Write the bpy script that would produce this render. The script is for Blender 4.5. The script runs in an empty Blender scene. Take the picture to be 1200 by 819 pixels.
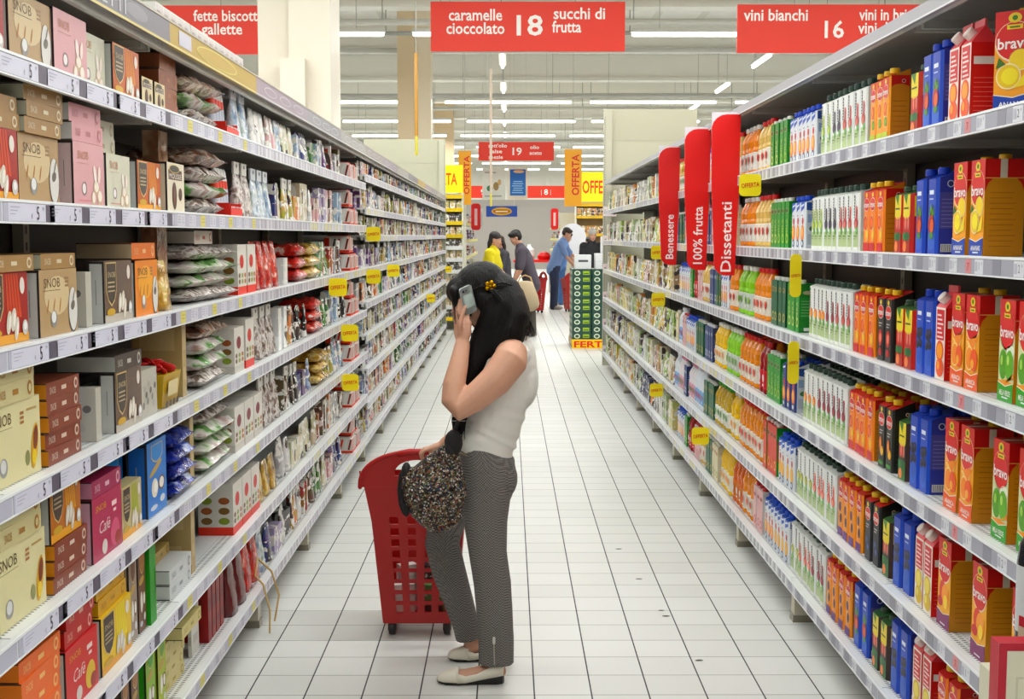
import bpy, math, random
from math import sin, cos, pi, radians
from mathutils import Vector, Matrix
random.seed(7)
SC = bpy.context.scene
COL = SC.collection

# ------------------------------------------------------------------ camera, exposure, world
F_PX, PITCH, YAW, CAM_H = 1487.3, 0.08916, 0.00312, 1.594
cam_data = bpy.data.cameras.new('camera')
cam_data.sensor_fit = 'HORIZONTAL'; cam_data.sensor_width = 36.0
cam_data.lens = 36.0 * F_PX / 1200.0
cam_data.clip_end = 200
cam = bpy.data.objects.new('camera', cam_data); COL.objects.link(cam)
cam.location = (0, 0, CAM_H); cam.rotation_euler = (pi/2 - PITCH, 0, -YAW)
SC.camera = cam
SC.view_settings.view_transform = 'Standard'
try: SC.view_settings.look = 'None'
except Exception: pass
SC.view_settings.gamma = 1.0
SC.view_settings.use_curve_mapping = False
SC.view_settings.exposure = 0.0
world = bpy.data.worlds.new('store_air'); SC.world = world
world.use_nodes = True
world.node_tree.nodes['Background'].inputs[0].default_value = (0.9, 0.95, 1.0, 1)
world.node_tree.nodes['Background'].inputs[1].default_value = 0.3
LAMP_POWER = 30.5        # watts for every metre of a tube row
ROW_STEP, LAMP_Z = 4.87, 4.62
LAMP_COLOR = (0.975, 1.0, 0.985)

# ------------------------------------------------------------------ materials
def lin(h):
    h = h.lstrip('#')
    out = []
    for i in (0, 2, 4):
        v = int(h[i:i+2], 16) / 255
        out.append(v/12.92 if v <= .04045 else ((v+.055)/1.055)**2.4)
    return (*out, 1.0)
MATS = {}
def M(h, rough=.42, metal=0.0, spec=.5):
    """plain printed colour, painted metal or plastic"""
    key = (h, rough, metal, spec)
    if key not in MATS:
        m = bpy.data.materials.new('colour_' + h); m.use_nodes = True
        b = m.node_tree.nodes['Principled BSDF']
        c = lin(h); g = .3*c[0] + .59*c[1] + .11*c[2]      # printing inks: a little richer than the hex value
        c = tuple(max(0.0, min(1.0, g + (v-g)*1.22)) for v in c[:3]) + (1.0,)
        b.inputs['Base Color'].default_value = c; b.inputs['Roughness'].default_value = rough
        b.inputs['Metallic'].default_value = metal
        b.inputs['Specular IOR Level'].default_value = spec
        m.diffuse_color = lin(h)
        MATS[key] = m
    return MATS[key]
class NT:
    """small node-graph writer"""
    def __init__(self, name, rough=.4):
        self.m = bpy.data.materials.new(name); self.m.use_nodes = True
        self.t = self.m.node_tree; self.b = self.t.nodes['Principled BSDF']
        self.b.inputs['Roughness'].default_value = rough
    def n(self, typ, **kw):
        o = self.t.nodes.new(typ)
        for k, v in kw.items(): setattr(o, k, v)
        return o
    def l(self, a, b): self.t.links.new(a, b)
    def math(self, op, a, b=None, c=None, clamp=False):
        o = self.n('ShaderNodeMath', operation=op); o.use_clamp = clamp
        for i, v in enumerate((a, b, c)):
            if v is None: continue
            if isinstance(v, (int, float)): o.inputs[i].default_value = v
            else: self.l(v, o.inputs[i])
        return o.outputs[0]
    def mix(self, fac, a, b, blend='MIX'):
        o = self.n('ShaderNodeMix', data_type='RGBA', blend_type=blend)
        for i, v in ((0, fac), (6, a), (7, b)):
            if isinstance(v, (int, float)): o.inputs[i].default_value = v
            elif isinstance(v, (tuple, list)): o.inputs[i].default_value = v
            else: self.l(v, o.inputs[i])
        return o.outputs[2]
    def coord(self, which='Object'): return self.n('ShaderNodeTexCoord').outputs[which]
    def xyz(self, v):
        s = self.n('ShaderNodeSeparateXYZ'); self.l(v, s.inputs[0]); return s.outputs
    def noise(self, v, scale, detail=3, rough=.5):
        o = self.n('ShaderNodeTexNoise'); o.inputs['Scale'].default_value = scale
        o.inputs['Detail'].default_value = detail; o.inputs['Roughness'].default_value = rough
        if v is not None: self.l(v, o.inputs['Vector'])
        return o.outputs['Fac'], o.outputs['Color']
    def ramp(self, fac, stops, interp='LINEAR'):
        o = self.n('ShaderNodeValToRGB'); r = o.color_ramp; r.interpolation = interp
        while len(r.elements) > 1: r.elements.remove(r.elements[-1])
        r.elements[0].position = stops[0][0]; r.elements[0].color = stops[0][1]
        for p, c in stops[1:]:
            e = r.elements.new(p); e.color = c
        self.l(fac, o.inputs[0]); return o.outputs[0]
    def bump(self, h, dist=.002, strength=.5):
        o = self.n('ShaderNodeBump'); o.inputs['Distance'].default_value = dist; o.inputs['Strength'].default_value = strength
        self.l(h, o.inputs['Height']); self.l(o.outputs[0], self.b.inputs['Normal'])
    def base(self, s): self.l(s, self.b.inputs['Base Color']); return self.m
def G(v): return (v, v, v, 1)

# floor: 20 cm ceramic tiles, dark joints along the aisle, thin pale joints across, a few scuffs
def make_floor_mat():
    k = NT('ceramic_floor_tiles', .35)
    x, y, z = k.xyz(k.coord('Object'))
    def line(c, off, half):
        f = k.math('FRACT', k.math('DIVIDE', k.math('SUBTRACT', c, off - 20), .2))
        d = k.math('MULTIPLY', k.math('MINIMUM', f, k.math('SUBTRACT', 1.0, f)), .2)
        return k.math('LESS_THAN', d, half), f
    lx, fx = line(x, .0915, .0026); ly, fy = line(y, 4.3018, .0018)
    cell = k.n('ShaderNodeCombineXYZ')
    k.l(k.math('FLOOR', k.math('DIVIDE', k.math('SUBTRACT', x, .0915-20), .2)), cell.inputs[0])
    k.l(k.math('FLOOR', k.math('DIVIDE', k.math('SUBTRACT', y, 4.3018-20), .2)), cell.inputs[1])
    w = k.n('ShaderNodeTexWhiteNoise'); k.l(cell.outputs[0], w.inputs['Vector'])
    tone = k.mix(w.outputs['Value'], lin('d9dad6'), lin('e0e1de'))
    nf, _ = k.noise(k.coord('Object'), 2.2, 4)
    tone = k.mix(k.math('MULTIPLY', nf, .16), tone, lin('b9b6ac'))
    c = k.mix(ly, tone, lin('6a6965'))
    c = k.mix(lx, c, lin('34383a'))
    k.l(k.math('ADD', .36, k.math('MULTIPLY', k.math('MAXIMUM', lx, ly), .4)), k.b.inputs['Roughness'])
    return k.base(c)
FLOOR_MAT = make_floor_mat()
def make_deck_mat():
    k = NT('ribbed_white_roof_deck', .6)
    x, y, z = k.xyz(k.coord('Object'))
    s = k.math('SINE', k.math('MULTIPLY', x, 2*pi/.9))
    k.bump(s, .06, .7)
    return k.base(k.mix(k.math('GREATER_THAN', s, .86), lin('efede6'), lin('dedcd3')))
DECK_MAT = make_deck_mat()
def make_wall_mat():
    k = NT('painted_store_wall', .7)
    x, y, z = k.xyz(k.coord('Object'))
    up = k.math('GREATER_THAN', z, 3.35)
    return k.base(k.mix(up, lin('9d978f'), lin('d9d6ca')))
WALL_MAT = make_wall_mat()
# perforated shelf metal: rows of small holes near the front edge
def make_shelf_mat():
    k = NT('white_perforated_shelf_metal', .35)
    x, y, z = k.xyz(k.coord('Object'))
    fy = k.math('SUBTRACT', k.math('FRACT', k.math('DIVIDE', y, .016)), .5)
    fx = k.math('SUBTRACT', k.math('FRACT', k.math('DIVIDE', x, .02)), .5)
    d = k.math('MAXIMUM', k.math('MULTIPLY', k.math('ABSOLUTE', fy), 1.0), k.math('MULTIPLY', k.math('ABSOLUTE', fx), .7))
    hole = k.math('LESS_THAN', d, .2)
    near = k.math('LESS_THAN', k.math('ABSOLUTE', k.math('SUBTRACT', k.math('ABSOLUTE', x), .045)), .022)
    return k.base(k.mix(k.math('MULTIPLY', hole, near), lin('dfe1e1'), lin('4c4c4a')))
SHELF_MAT = make_shelf_mat()
# the strip of paper price tickets in a far shelf's rail
def make_strip_mat(name, a, b, c, pitch):
    k = NT(name, .35)
    x, y, z = k.xyz(k.coord('Object'))
    q = k.math('DIVIDE', y, pitch)
    cell = k.math('FLOOR', q); f = k.math('FRACT', q)
    w = k.n('ShaderNodeTexWhiteNoise', noise_dimensions='1D'); k.l(cell, w.inputs['W'])
    t = k.math('GREATER_THAN', f, k.math('ADD', .35, k.math('MULTIPLY', w.outputs['Value'], .4)))
    mid = k.math('MULTIPLY', k.math('GREATER_THAN', f, .12), k.math('LESS_THAN', f, .2))
    col = k.mix(t, lin(a), k.mix(k.math('GREATER_THAN', w.outputs['Value'], .6), lin(b), lin(c)))
    return k.base(k.mix(mid, col, lin('6b6870')))
STRIP_R = make_strip_mat('grey_and_white_price_strip', 'd9dade', '8f8f99', '9a99a4', .09)
STRIP_Y = make_strip_mat('yellow_and_white_price_strip', 'd6d5dd', 'd8cf83', 'cfcdd8', .13)
STRIP_L = make_strip_mat('lilac_and_white_price_strip', 'd8d7e0', 'a79fb0', 'b7aebb', .08)
# busy packaging print for the small packets further down the aisle; its ground colour is the object's own colour
def make_print_mat(name, scale, white, rough):
    k = NT(name, rough)
    info = k.n('ShaderNodeObjectInfo')
    g = k.coord('Object')
    add = k.n('ShaderNodeVectorMath', operation='ADD'); k.l(g, add.inputs[0])
    sc = k.n('ShaderNodeVectorMath', operation='SCALE'); sc.inputs['Scale'].default_value = 37.0
    cmb = k.n('ShaderNodeCombineXYZ'); k.l(info.outputs['Random'], cmb.inputs[0]); k.l(info.outputs['Random'], cmb.inputs[2])
    k.l(cmb.outputs[0], sc.inputs[0]); k.l(sc.outputs[0], add.inputs[1])
    v = add.outputs[0]
    base = info.outputs['Color']
    hsv = k.n('ShaderNodeHueSaturation'); k.l(base, hsv.inputs['Color'])
    hsv.inputs['Hue'].default_value = .56; hsv.inputs['Value'].default_value = .75
    n1, c1 = k.noise(v, scale, 1); n2, _ = k.noise(v, scale*2.3, 1); n3, _ = k.noise(v, scale*1.4, 0)
    c = k.mix(k.math('GREATER_THAN', n1, .54), base, hsv.outputs[0])
    c = k.mix(k.math('GREATER_THAN', n2, white), c, lin('e6e2da'))
    c = k.mix(k.math('LESS_THAN', n3, .34), c, lin('4a3a36'))
    x, y, z = k.xyz(g)
    txt, _ = k.noise(v, scale*6, 0)
    band = k.math('LESS_THAN', k.math('FRACT', k.math('MULTIPLY', z, 14)), .25)
    c = k.mix(k.math('MULTIPLY', band, k.math('GREATER_THAN', txt, .56)), c, lin('f0ede6'))
    return k.base(c)
PRINT_A = make_print_mat('printed_packet_film', 9, .56, .25)
PRINT_B = make_print_mat('printed_carton_board', 8, .58, .4)
def make_film_mat(name, cols, rough=.18, scale=16):
    k = NT(name, rough)
    info = k.n('ShaderNodeObjectInfo')
    g = k.coord('Object'); add = k.n('ShaderNodeVectorMath', operation='ADD'); k.l(g, add.inputs[0])
    cmb = k.n('ShaderNodeCombineXYZ'); k.l(k.math('MULTIPLY', info.outputs['Random'], 31), cmb.inputs[0]); k.l(cmb.outputs[0], add.inputs[1])
    n1, _ = k.noise(add.outputs[0], scale, 3)
    n2, _ = k.noise(add.outputs[0], scale*3, 2)
    c = k.ramp(n1, [(p, lin(h)) for p, h in cols], 'LINEAR')
    k.bump(n2, .012, .6)
    return k.base(c)
FILM_W = make_film_mat('clear_bag_of_white_sugared_almonds', [(.3, '4c362c'), (.43, '8f7a70'), (.5, 'd8d2cc'), (.58, 'c4b8b2'), (.66, '7c645c')], scale=24)
FILM_G = make_film_mat('clear_bag_with_green_label', [(.3, '3d6b2a'), (.42, '55953a'), (.47, 'b9c2a8'), (.55, 'dcd6d2'), (.66, 'a07a70')], scale=9)
FILM_B = make_film_mat('clear_bag_of_brown_chocolates', [(.3, '4a2a1c'), (.45, '8a5a40'), (.52, 'd8c4b4'), (.62, 'b08a70'), (.72, '6a3a28')])
FILM_K = make_film_mat('cellophane_wrapped_brown_board', [(.3, '6e4530'), (.48, '9a6c4c'), (.55, 'c9a98a'), (.66, 'a87a58')], .12, 7)
FILM_BL = make_film_mat('dark_blue_foil', [(.3, '10164a'), (.5, '1c2a86'), (.62, '3a55b8'), (.68, 'b8c4e0')], .15)
FILM_CB = make_film_mat('clear_pale_blue_pouch', [(.3, '3f5f84'), (.43, '8fa6bc'), (.51, 'd8dde2'), (.6, 'a4b4ac'), (.7, '587464')], .15, 14)
FILM_GO = make_film_mat('gold_foil', [(.3, '5a3c10'), (.5, 'b98a2c'), (.6, 'e8cf80'), (.7, '8a5a18')], .15)
FILM_R = make_film_mat('red_printed_film', [(.3, '7c1414'), (.5, 'c42018'), (.6, 'd84a30'), (.68, 'f0e0d8')], .18)
def make_emit(name, h, s):
    k = NT(name); k.b.inputs['Emission Color'].default_value = lin(h); k.b.inputs['Emission Strength'].default_value = s
    k.b.inputs['Base Color'].default_value = lin(h); return k.m
TUBE_MAT = make_emit('lit_fluorescent_tube', 'fffdf4', 3.2)

# ------------------------------------------------------------------ mesh builder
_TXT = {}
def text_geo(s, bold=.0, shear=0.0):
    """flat outline of a word: points (cap height about 0.7) centred on x, and faces"""
    key = (s, bold, shear)
    if key not in _TXT:
        cu = bpy.data.curves.new('t', 'FONT'); cu.body = s; cu.align_x = 'CENTER'; cu.resolution_u = 2
        cu.offset = bold; cu.shear = shear
        ob = bpy.data.objects.new('t', cu); COL.objects.link(ob)
        dg = bpy.context.evaluated_depsgraph_get(); dg.update()
        me = bpy.data.meshes.new_from_object(ob.evaluated_get(dg))
        _TXT[key] = ([(v.co.x, v.co.y) for v in me.vertices], [tuple(p.vertices) for p in me.polygons])
        bpy.data.objects.remove(ob); bpy.data.meshes.remove(me); bpy.data.curves.remove(cu)
    return _TXT[key]
class MB:
    def __init__(self): self.v = []; self.f = []; self.fm = []; self.mats = []; self.sm = []
    def mi(self, m):
        if isinstance(m, str): m = M(m)
        if m not in self.mats: self.mats.append(m)
        return self.mats.index(m)
    def add(self, vs, fs, m, smooth=False, T=None):
        o = len(self.v); i = self.mi(m)
        self.v += [tuple(T @ Vector(p)) for p in vs] if T is not None else [tuple(p) for p in vs]
        for f in fs: self.f.append(tuple(a+o for a in f)); self.fm.append(i); self.sm.append(smooth)
    def box(self, x0, x1, y0, y1, z0, z1, m, T=None, **side):
        vs = [(x0,y0,z0),(x1,y0,z0),(x1,y1,z0),(x0,y1,z0),(x0,y0,z1),(x1,y0,z1),(x1,y1,z1),(x0,y1,z1)]
        fs = {'bottom':(0,3,2,1),'top':(4,5,6,7),'front':(0,1,5,4),'right':(1,2,6,5),'back':(2,3,7,6),'left':(3,0,4,7)}
        o = len(self.v)
        self.v += [tuple(T @ Vector(p)) for p in vs] if T is not None else vs
        for k, f in fs.items():
            self.f.append(tuple(a+o for a in f)); self.fm.append(self.mi(side.get(k, m))); self.sm.append(False)
        return self
    def prism(self, poly, z0, z1, m, top=None, top_poly=None, T=None, smooth=False):
        n = len(poly); tp = top_poly or poly
        vs = [(x, y, z0) for x, y in poly] + [(x, y, z1) for x, y in tp]
        self.add(vs, [(i, (i+1) % n, n+(i+1) % n, n+i) for i in range(n)], m, smooth, T)
        self.add([vs[i] for i in range(n)], [tuple(range(n-1, -1, -1))], m, False, T)
        self.add([vs[n+i] for i in range(n)], [tuple(range(n))], top or m, False, T)
    def lathe(self, prof, m, n=16, cx=0, cy=0, T=None, smooth=True):
        """prof: [(radius, z)] or [(radius, z, material of the band that starts here)]"""
        for a, b in zip(prof, prof[1:]):
            mat = a[2] if len(a) > 2 else m
            vs = [(cx+r*cos(2*pi*i/n), cy+r*sin(2*pi*i/n), z) for r, z in ((a[0], a[1]), (b[0], b[1])) for i in range(n)]
            self.add(vs, [(i, (i+1) % n, n+(i+1) % n, n+i) for i in range(n)], mat, smooth, T)
        for r, z in ((prof[0][0], prof[0][1]), (prof[-1][0], prof[-1][1])):
            if r > 1e-5: self.add([(cx+r*cos(2*pi*i/n), cy+r*sin(2*pi*i/n), z) for i in range(n)], [tuple(range(n))], prof[-1][2] if len(prof[-1]) > 2 else m, False, T)
    def tube(self, pts, r, m, n=8, T=None):
        loft(self, [(p[0], p[1], p[2], r, r) for p in pts], m, n, T=T)
    # flat print on a face of a box-like pack. face: (origin, u axis, v axis) ; layer lifts it a fraction of a millimetre
    def dec(self, face, poly, m, layer=0):
        o, u, v = face; nrm = u.cross(v).normalized() * (.0004 * (layer+1))
        self.add([o + u*p[0] + v*p[1] + nrm for p in poly], [tuple(range(len(poly)))], m)
    def rect(self, face, x0, y0, x1, y1, m, layer=0): self.dec(face, [(x0,y0),(x1,y0),(x1,y1),(x0,y1)], m, layer)
    def ell(self, face, cx, cy, rx, ry, m, layer=0, n=18, rot=0):
        c, s = cos(rot), sin(rot)
        self.dec(face, [(cx + rx*cos(2*pi*i/n)*c - ry*sin(2*pi*i/n)*s, cy + rx*cos(2*pi*i/n)*s + ry*sin(2*pi*i/n)*c) for i in range(n)], m, layer)
    def text(self, face, s, cx, cy, h, m, layer=3, width=None, bold=.0, rot=0, shear=0.0, sx=1.0):
        if not s: return
        ps, fs = text_geo(s, bold, shear)
        if not ps: return
        k = h / .7
        if width:
            w = max(p[0] for p in ps) - min(p[0] for p in ps); sx = width / (w*k)
        o, u, v = face; nrm = u.cross(v).normalized() * (.0004 * (layer+1)); c, sn = cos(rot), sin(rot)
        vs = []
        for px, py in ps:
            a, b = px*k*sx, (py-.35)*k
            vs.append(o + u*(cx + a*c - b*sn) + v*(cy + a*sn + b*c) + nrm)
        self.add(vs, fs, m)
    def mesh(self, name):
        me = bpy.data.meshes.new(name)
        me.from_pydata(self.v, [], self.f)
        for m in self.mats: me.materials.append(m)
        me.polygons.foreach_set('material_index', self.fm)
        me.polygons.foreach_set('use_smooth', self.sm)
        me.update(); return me
    def build(self, name, parent=None, loc=(0,0,0), rz=0.0):
        o = bpy.data.objects.new(name, self.mesh(name)); COL.objects.link(o)
        o.parent = parent; o.location = loc; o.rotation_euler = (0, 0, rz)
        return o
def V(*a): return Vector(a)
def loft(mb, pts, m, n=14, caps=True, T=None, ref=None, smooth=True):
    """smooth tube with elliptical rings; pts: (x,y,z, half width across, half thickness)"""
    P = [Vector(p[:3]) for p in pts]; R = ref or Vector((0, 1, 0))
    rings = []
    for i, p in enumerate(P):
        t = (P[min(i+1, len(P)-1)] - P[max(i-1, 0)]).normalized()
        a = R - t * R.dot(t)
        if a.length < .05: a = Vector((1, 0, 0)) - t * t.x
        a.normalize(); b = t.cross(a)
        rings.append((p, a, b, t, pts[i][3], pts[i][4]))
    out = []
    if caps:
        p, a, b, t, ra, rb = rings[0]; q = min(ra, rb)
        out += [(p - t*q*.95, a, b, ra*.3, rb*.3), (p - t*q*.7, a, b, ra*.72, rb*.72)]
    out += [(p, a, b, ra, rb) for p, a, b, t, ra, rb in rings]
    if caps:
        p, a, b, t, ra, rb = rings[-1]; q = min(ra, rb)
        out += [(p + t*q*.7, a, b, ra*.72, rb*.72), (p + t*q*.95, a, b, ra*.3, rb*.3)]
    vs = [p + a*(ra*cos(2*pi*i/n)) + b*(rb*sin(2*pi*i/n)) for p, a, b, ra, rb in out for i in range(n)]
    fs = [(k*n+i, k*n+(i+1) % n, (k+1)*n+(i+1) % n, (k+1)*n+i) for k in range(len(out)-1) for i in range(n)]
    fs += [tuple(range(n-1, -1, -1)), tuple(range((len(out)-1)*n, len(out)*n))]
    mb.add(vs, fs, m, smooth, T)
def ball(mb, c, r, m, T=None, n=14, k=9, rot=None):
    """ellipsoid, r=(rx,ry,rz)"""
    R = rot or Matrix.Identity(3)
    vs = [Vector(c) + R @ Vector((r[0]*sin(pi*j/k)*cos(2*pi*i/n), r[1]*sin(pi*j/k)*sin(2*pi*i/n), r[2]*cos(pi*j/k))) for j in range(1, k) for i in range(n)]
    top = len(vs); vs += [Vector(c) + R @ Vector((0, 0, r[2])), Vector(c) + R @ Vector((0, 0, -r[2]))]
    fs = [(j*n+i, (j+1)*n+i, (j+1)*n+(i+1) % n, j*n+(i+1) % n) for j in range(k-2) for i in range(n)]
    fs += [(top, i, (i+1) % n) for i in range(n)] + [(top+1, (k-2)*n+(i+1) % n, (k-2)*n+i) for i in range(n)]
    mb.add(vs, fs, m, True, T)
def empty(name, loc=(0,0,0), rz=0):
    o = bpy.data.objects.new(name, None); COL.objects.link(o); o.location = loc; o.rotation_euler = (0,0,rz); o.empty_display_size = .1
    return o
USED = {}
def tag(o, label, cat, group=None):
    o['label'] = label; o['category'] = cat
    if group: o['group'] = group
    return o
def struct(name, mb):
    o = mb.build(name); o['kind'] = 'structure'; return o
ORD = ['nearest','2nd','3rd'] + ['%dth' % i for i in range(4, 21)] + [('%dst','%dnd','%drd')[i%10-1] % i if i % 10 in (1,2,3) else '%dth' % i for i in range(21, 200)]

# ------------------------------------------------------------------ the shop hall
mb = MB(); mb.box(-16, 16, -7, 62, -.1, 0, FLOOR_MAT); struct('floor', mb)
mb = MB(); mb.box(-16, 16, -7, 62, 5.9, 6.0, DECK_MAT); struct('ceiling', mb)
mb = MB(); mb.box(-16, 16, 62, 62.2, 0, 6, WALL_MAT); struct('wall_back', mb)
mb = MB(); mb.box(-16.2, -16, -7, 62, 0, 6, WALL_MAT); struct('wall_left', mb)
mb = MB(); mb.box(16, 16.2, -7, 62, 0, 6, WALL_MAT); struct('wall_right', mb)
mb = MB(); mb.box(-16, 16, -7.2, -7, 0, 6, WALL_MAT); struct('wall_front', mb)
for i in range(12):
    y = ROW_STEP*(i+1) + 1.6
    mb = MB(); mb.box(-16, 16, y-.12, y+.12, 5.35, 5.9, 'e6e4dc'); mb.box(-16, 16, y-.2, y+.2, 5.28, 5.35, 'dedcd3')
    o = struct('beam_%d' % (i+1), mb)
for i, (y, z, r, h) in enumerate(((20.6, 4.98, .05, 'c2c1ba'), (21.2, 4.9, .035, '9c9c97'), (24.5, 5.1, .05, 'bdbcb5'), (31, 4.95, .06, 'b5b4ae'), (34.5, 5.0, .05, 'c6c5be'), (45, 4.9, .06, 'b0afa8'))):
    mb = MB(); mb.tube([(-16, y, z), (-4, y, z), (6, y, z+.02), (16, y, z)], r, h)
    for x in range(-14, 16, 4): mb.tube([(x, y, z), (x, y, 5.95)], .012, 'a9a8a2', 6)
    struct('trim_%d' % (i+1), mb)
# lamps: rows of tubes across the hall, one broken line along each aisle
def lamp_row_light(y, x0, x1, e):
    ld = bpy.data.lights.new('tube_light', 'AREA'); ld.shape = 'RECTANGLE'; ld.size = x1-x0; ld.size_y = .3
    ld.energy = e; ld.color = LAMP_COLOR
    lo = bpy.data.objects.new('tube_light', ld); COL.objects.link(lo); return lo
lamp_proto = {}
def ceiling_lamp(x, y, along, length, label, z=LAMP_Z, power=True):
    key = (along, length)
    if key not in lamp_proto:
        a = MB(); hx, hy = (length/2, .07) if along == 'x' else (.07, length/2)
        a.prism([(-hx,-hy),(hx,-hy),(hx,hy),(-hx,hy)], .03, .09, 'd8d8d2', None, [(-hx*.99,-hy*.4),(hx*.99,-hy*.4),(hx*.99,hy*.4),(-hx*.99,hy*.4)])
        a.tube([(-hx*.7, 0, .09), (-hx*.7, 0, 1.2)] if along == 'x' else [(0, -hy*.7, .09), (0, -hy*.7, 1.2)], .006, 'a9a9a4', 6)
        a.tube([(hx*.7, 0, .09), (hx*.7, 0, 1.2)] if along == 'x' else [(0, hy*.7, .09), (0, hy*.7, 1.2)], .006, 'a9a9a4', 6)
        b = MB()
        b.tube([(-hx*.97, 0, 0), (hx*.97, 0, 0)] if along == 'x' else [(0, -hy*.97, 0), (0, hy*.97, 0)], .032, TUBE_MAT, 8)
        lamp_proto[key] = (a.mesh('housing'), b.mesh('tube'))
    e = empty('ceiling_lamp', (x, y, z)); tag(e, label, 'ceiling light', 'fluorescent ceiling lamps')
    for nm, me in zip(('housing', 'tube'), lamp_proto[key]):
        o = bpy.data.objects.new(nm, me); COL.objects.link(o); o.parent = e
    if power:
        ld = bpy.data.lights.new('tube_light', 'AREA'); ld.shape = 'RECTANGLE'
        ld.size, ld.size_y = (length, .12) if along == 'x' else (.12, length)
        ld.energy = LAMP_POWER * length; ld.color = LAMP_COLOR
        lo = bpy.data.objects.new('tube_light', ld); COL.objects.link(lo); lo.parent = e; lo.location = (0, 0, -.04)
ROWN = ['first','second','third','fourth','fifth','sixth','seventh','eighth','ninth','tenth','eleventh','twelfth','thirteenth','fourteenth','fifteenth','sixteenth']
for r in range(13):
    y = ROW_STEP*r
    if r in (5,): continue
    for j in range(-3, 4):
        x = j*3.3 + (.35 if r % 2 else .0)
        if r >= 8 and abs(j) > 2: continue
        ceiling_lamp(x, y, 'x', 2.9, 'white fluorescent ceiling tube, %s across in the %s row from the front' % (ROWN[j+3], ROWN[r]))
for n_, xx in enumerate((-.1, 4.6)):
    for j in range(9):
        ceiling_lamp(xx, 19.2 + j*4.2, 'y', 1.6, 'short lengthwise ceiling tube, %s of the line over the %s' % (ROWN[j], ('middle aisle', 'next aisle')[n_]), 4.75, False)
# columns
mb = MB(); mb.box(-2.38, -2.07, 12.3, 12.9, 0, 5.9, 'ded6c8'); mb.box(-2.07, -1.68, 12.2, 12.9, 0, 5.9, 'e2dacc')
mb.box(-2.13, -1.9, 12.05, 12.2, 0, 3.25, 'e0d8ca'); struct('column_1', mb)
mb = MB(); mb.box(-2.06, -1.75, 24, 24.6, 0, 5.9, 'd2c0a4'); mb.box(-1.75, -1.44, 24.05, 24.6, 0, 5.9, 'dfd2bc'); struct('column_2', mb)
mb = MB(); mb.box(-2.3, -1.7, 40, 40.6, 0, 5.9, 'cbb79a'); struct('column_3', mb)

# ------------------------------------------------------------------ the two runs of shelving
BAY = 1.28
FRONT = {'R': 1.165, 'L': -1.0}; SX = {'R': 1, 'L': -1}; BAY0 = {'R': 2.57, 'L': 2.50}
LEV_R = [.19, .52, .855, 1.197, 1.542, 1.893]
LEV_L = [.185, .485, .785, 1.08, 1.371, 1.665, 1.957]
LEV_LF = [.185, .42, .66, .9, 1.13, 1.37, 1.6, 1.79, 2.02]
DEPTH = .47
SIDE_FACE = {'R': (V(-1,0,0), V(0,-1,0)), 'L': (V(1,0,0), V(0,1,0))}
def rail_mb(sx, w, strip):
    m = MB()
    m.box(*sorted((0, -sx*.010)), 0, w, -.046, .003, 'd9dbdd')
    m.box(*sorted((-sx*.010, -sx*.0125)), 0, w, -.046, -.0425, 'eceef0'); m.box(*sorted((-sx*.010, -sx*.0125)), 0, w, -.003, .003, 'eceef0')
    if strip: m.box(*sorted((-sx*.010, -sx*.0112)), .004, w-.004, -.0415, -.0045, strip)
    return m
def shelf_mb(sx, w, d):
    m = MB()
    m.box(*sorted((0, sx*d)), 0.003, w-.003, -.012, 0, SHELF_MAT, bottom='8f8b83')  # underside painted darker than the white metal, as shade below the board
    m.box(*sorted((sx*.012, sx*.03)), .003, w-.003, -.034, -.012, 'd0cfc9')
    for y in (.02, w-.045): m.box(*sorted((sx*.06, sx*(d-.02))), y, y+.025, -.034, -.012, 'bdbbb4')
    return m
TICK = {}
def ticket_mesh(side, kind, s):
    key = (side, kind, s)
    if key in TICK: return TICK[key]
    sx = SX[side]; m = MB(); u = SIDE_FACE[side][1]
    f = (V(-sx*.0118, 0, 0), u, V(0,0,1))
    def plate(a, b, mat): m.box(*sorted((-sx*.0105, -sx*.0118)), *sorted((u.y*a, u.y*b)), -.041, -.005, mat)
    if kind == 'wide':
        plate(-.09, .115, 'd5d4e2'); plate(.118, .17, '55505f')
        m.text(f, s, .07, -.023, .028, '38343f', 1, bold=.01, sx=.85); m.text(f, '€', .035, -.03, .009, '6b6874', 1)
        m.text(f, '99', .1, -.014, .008, '6b6874', 1)
        for i in range(3): m.rect(f, -.08, -.012-.007*i, -.08+.05-.012*i, -.0135-.007*i, 'a3a2b2', 1)
    elif kind == 'small':
        plate(-.028, .028, 'dcdde3'); m.text(f, s, .004, -.022, .019, '5c5c66', 1, sx=.8); m.text(f, '9', .02, -.016, .008, '73737d', 1)
        m.rect(f, -.024, -.034, -.008, -.011, 'b9bac4', 1)
    elif kind == 'block':
        plate(-.026, .026, '8b8b96')
    elif kind == 'red':
        plate(-.02, .02, 'cf8f93'); m.text(f, s, 0, -.024, .02, 'b5222a', 1)
    elif kind == 'yellow':
        plate(-.03, .03, 'd9cf86'); 
        for i in range(2): m.rect(f, -.02, -.015-.01*i, .02, -.018-.01*i, 'b9ae62', 1)
    elif kind == 'white':
        plate(-.045, .045, 'd5d4dd'); m.text(f, s, .02, -.022, .02, '77758a', 1, sx=.8)
        for i in range(3): m.rect(f, -.038, -.012-.008*i, -.005, -.0145-.008*i, 'aaa9ba', 1)
    TICK[key] = m.mesh('price_ticket'); return TICK[key]
SHELFMESH = {}
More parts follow.
